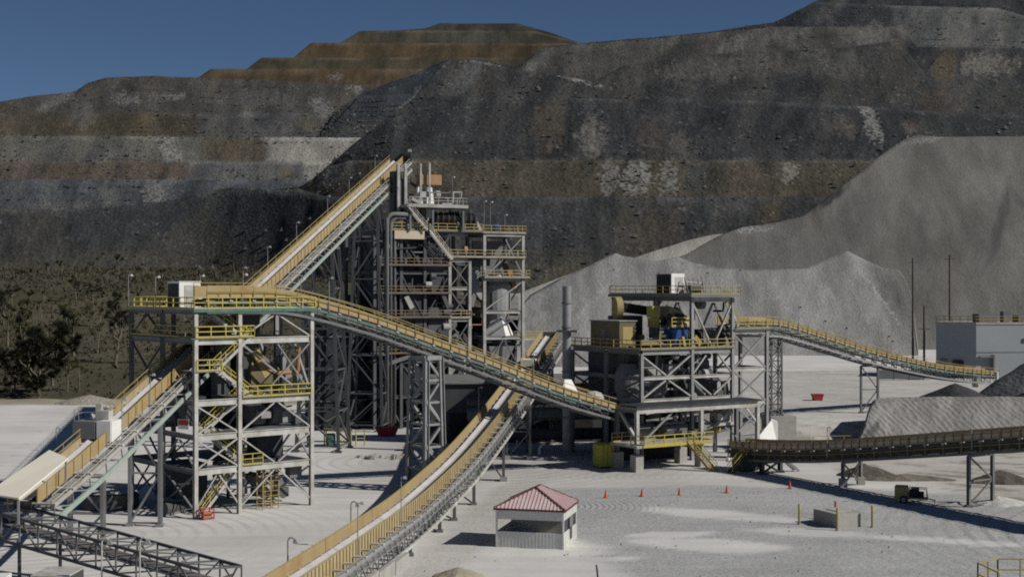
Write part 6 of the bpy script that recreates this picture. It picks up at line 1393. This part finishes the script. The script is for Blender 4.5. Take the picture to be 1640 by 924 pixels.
tree_at(40, 330, 'pale-trunked Joshua tree behind the left end of the bushy cluster', 14.5, 0.7, 7, 6)
tree_at(118, 345, 'tall branching Joshua tree on the open slope behind the slender leaning one', 15.0, 0.9, 9, 7)
tree_at(185, 330, 'branching Joshua tree just left of the dark tower columns', 15.0, 0.9, 10, 8, leaf='leaf2')
tree_at(156, 352, 'single-stemmed Joshua tree on the slope left of the tower columns', 9.0, 0.7, 4, 9)
tree_at(12, 352, 'Joshua tree cut by the left edge halfway up the scrub slope', 14.0, 0.9, 9, 10, leaf='leaf2')
tree_at(262, 330, 'Joshua tree seen through the upper left bay of the transfer tower', 11.0, 1.0, 7, 11)
protos = []
G_FAR = 'far Joshua trees scattered over the scrub plain'; LAB_FAR = 'one of the many small far Joshua trees on the scrub plain below the dark dump'
for k in range(5):
    protos.append(joshua('joshua_tree', LAB_FAR, (0, 0, 0), 8.0, (0.5, 0.75, 0.6, 0.9, 0.45)[k], (3, 5, 4, 7, 2)[k], 40 + k, G_FAR, leaf='leaf2' if k % 2 else 'leaf', dense=1.0, low=0.25))
used = set(); rr = random.Random(77); ntree = 0
cand = [(8, 420), (24, 455), (36, 400), (55, 470), (66, 430), (78, 500), (92, 410), (104, 465), (116, 520), (128, 440), (138, 400), (148, 480), (160, 430), (170, 510), (182, 450), (192, 400), (203, 470), (214, 530), (228, 425), (240, 490), (252, 445), (266, 520), (280, 410), (292, 470), (306, 540), (334, 500), (352, 545), (370, 480), (20, 540), (62, 560), (100, 575), (150, 560), (196, 580), (4, 480), (46, 520), (86, 545), (132, 530), (176, 560), (220, 570), (256, 560), (10, 615), (34, 598), (58, 622), (76, 606), (94, 618), (118, 602), (142, 622), (166, 608), (188, 625), (206, 600), (232, 616), (262, 606), (300, 620), (340, 604), (384, 618), (414, 600), (-30, 420), (-70, 350), (-55, 480), (-110, 520), (-140, 400), (-100, 600)]
for k, (px, D) in enumerate(cand):
    src = protos[k % 5]
    if k < 5: o = src
    else: o = copy_tree(src)
    D += rr.uniform(-22, 22); px += rr.uniform(-9, 9); x = (px - CX) / F * D; s = rr.choice((0.6, 0.75, 0.95, 1.1, 1.3, 1.6)) * (0.8 if D > 480 else 1.0)
    if k >= 5 and k % 3 == 1: s *= 0.6
    o.location = (x, D, gz(x, D)); o.rotation_euler = (0, 0, rr.uniform(0, 6.28)); o.scale = (s, s, s)
mb = MB(); rg = random.Random(5)
for k in range(17000):
    D = 266 + 385 * rg.random() ** 1.15; px = rg.uniform(-260, 560); x = (px - CX) / F * D
    if D < 276 + max(0, x + 45) * 0.9 and rg.random() < 0.8: continue
    z = gz(x, D) - 0.05; s = (rg.uniform(0.25, 0.8) if rg.random() < 0.97 else rg.uniform(1.0, 1.6)) * (1 + (D - 270) / 420)
    if noise.noise((x * 0.04, D * 0.02, 1)) < 0.0 and D < 560 and rg.random() < 0.65: continue
    for _ in range(5):
        a = rg.uniform(0, 6.28); w = s * 0.3; dx, dy = math.cos(a), math.sin(a); t = V((x + dx * s * rg.uniform(0.1, 0.7), D + dy * s * 0.5, z + s * rg.uniform(0.5, 1.1)))
        mb.add([V((x - dy * w, D + dx * w, z)), V((x + dy * w, D - dx * w, z)), t], [(0, 1, 2)])
tag(mb.build('scrub', 'scrub'), 'dry brown scrub covering the plain on the left below the dumps', 'scrub', kind='stuff')

# scattered stones on the gravel
mb = MB(); rg = random.Random(9)
for k in range(170):
    y = rg.uniform(103, 152); x = rg.uniform(-6 + (y - 113) * 0.17, 46)
    s = rg.choice((0.05, 0.06, 0.08, 0.1, 0.15)); mb.frustum((x, y, -0.02), (s * 1.5, s * 1.2), (x, y, s * 0.7), (s * 0.7, s * 0.6), rg.uniform(0, 3))
tag(mb.build('loose_stones', 'concrete'), 'loose stones strewn over the gravel apron round the hut', 'stones', kind='stuff')

# ------------------------------------------------------------------ camera, sun, sky
sc = bpy.context.scene
cam = bpy.data.cameras.new('camera'); co = bpy.data.objects.new('camera', cam); C.objects.link(co)
cam.sensor_width = 36; cam.lens = 36 * F / 1640; cam.clip_end = 9000; cam.clip_start = 1.0
co.location = (0, 0, EYE); co.rotation_euler = (math.radians(90), 0, 0); sc.camera = co
SUN_AZ = V((0.955, -0.3, 0)); EL = math.radians(35.8)
sd_ = (SUN_AZ.normalized() * math.cos(EL) + V((0, 0, math.sin(EL))))
sl = bpy.data.lights.new('sun', 'SUN'); so = bpy.data.objects.new('sun', sl); C.objects.link(so)
sl.energy = 5.0; sl.angle = math.radians(0.5); sl.color = (1.0, 0.95, 0.87)
so.rotation_euler = sd_.to_track_quat('Z', 'Y').to_euler()
w = bpy.data.worlds.new('World'); sc.world = w; w.use_nodes = True; nt = w.node_tree
sky = nt.nodes.new('ShaderNodeTexSky'); sky.sky_type = 'NISHITA'; sky.sun_disc = False; sky.sun_elevation = EL
sky.sun_rotation = math.atan2(SUN_AZ.x, SUN_AZ.y); sky.altitude = 2600; sky.air_density = 0.85; sky.dust_density = 0.25; sky.ozone_density = 4.5
bg = nt.nodes['Background']; bg.inputs['Strength'].default_value = 0.05
nt.links.new(sky.outputs[0], bg.inputs[0])
sc.view_settings.view_transform = 'Standard'; sc.view_settings.look = 'None'; sc.view_settings.gamma = 1.0
sc.view_settings.exposure = -0.24
sc.cycles.use_denoising = False; sc.cycles.filter_width = 1.9
sc.cycles.max_bounces = 6; sc.cycles.diffuse_bounces = 3
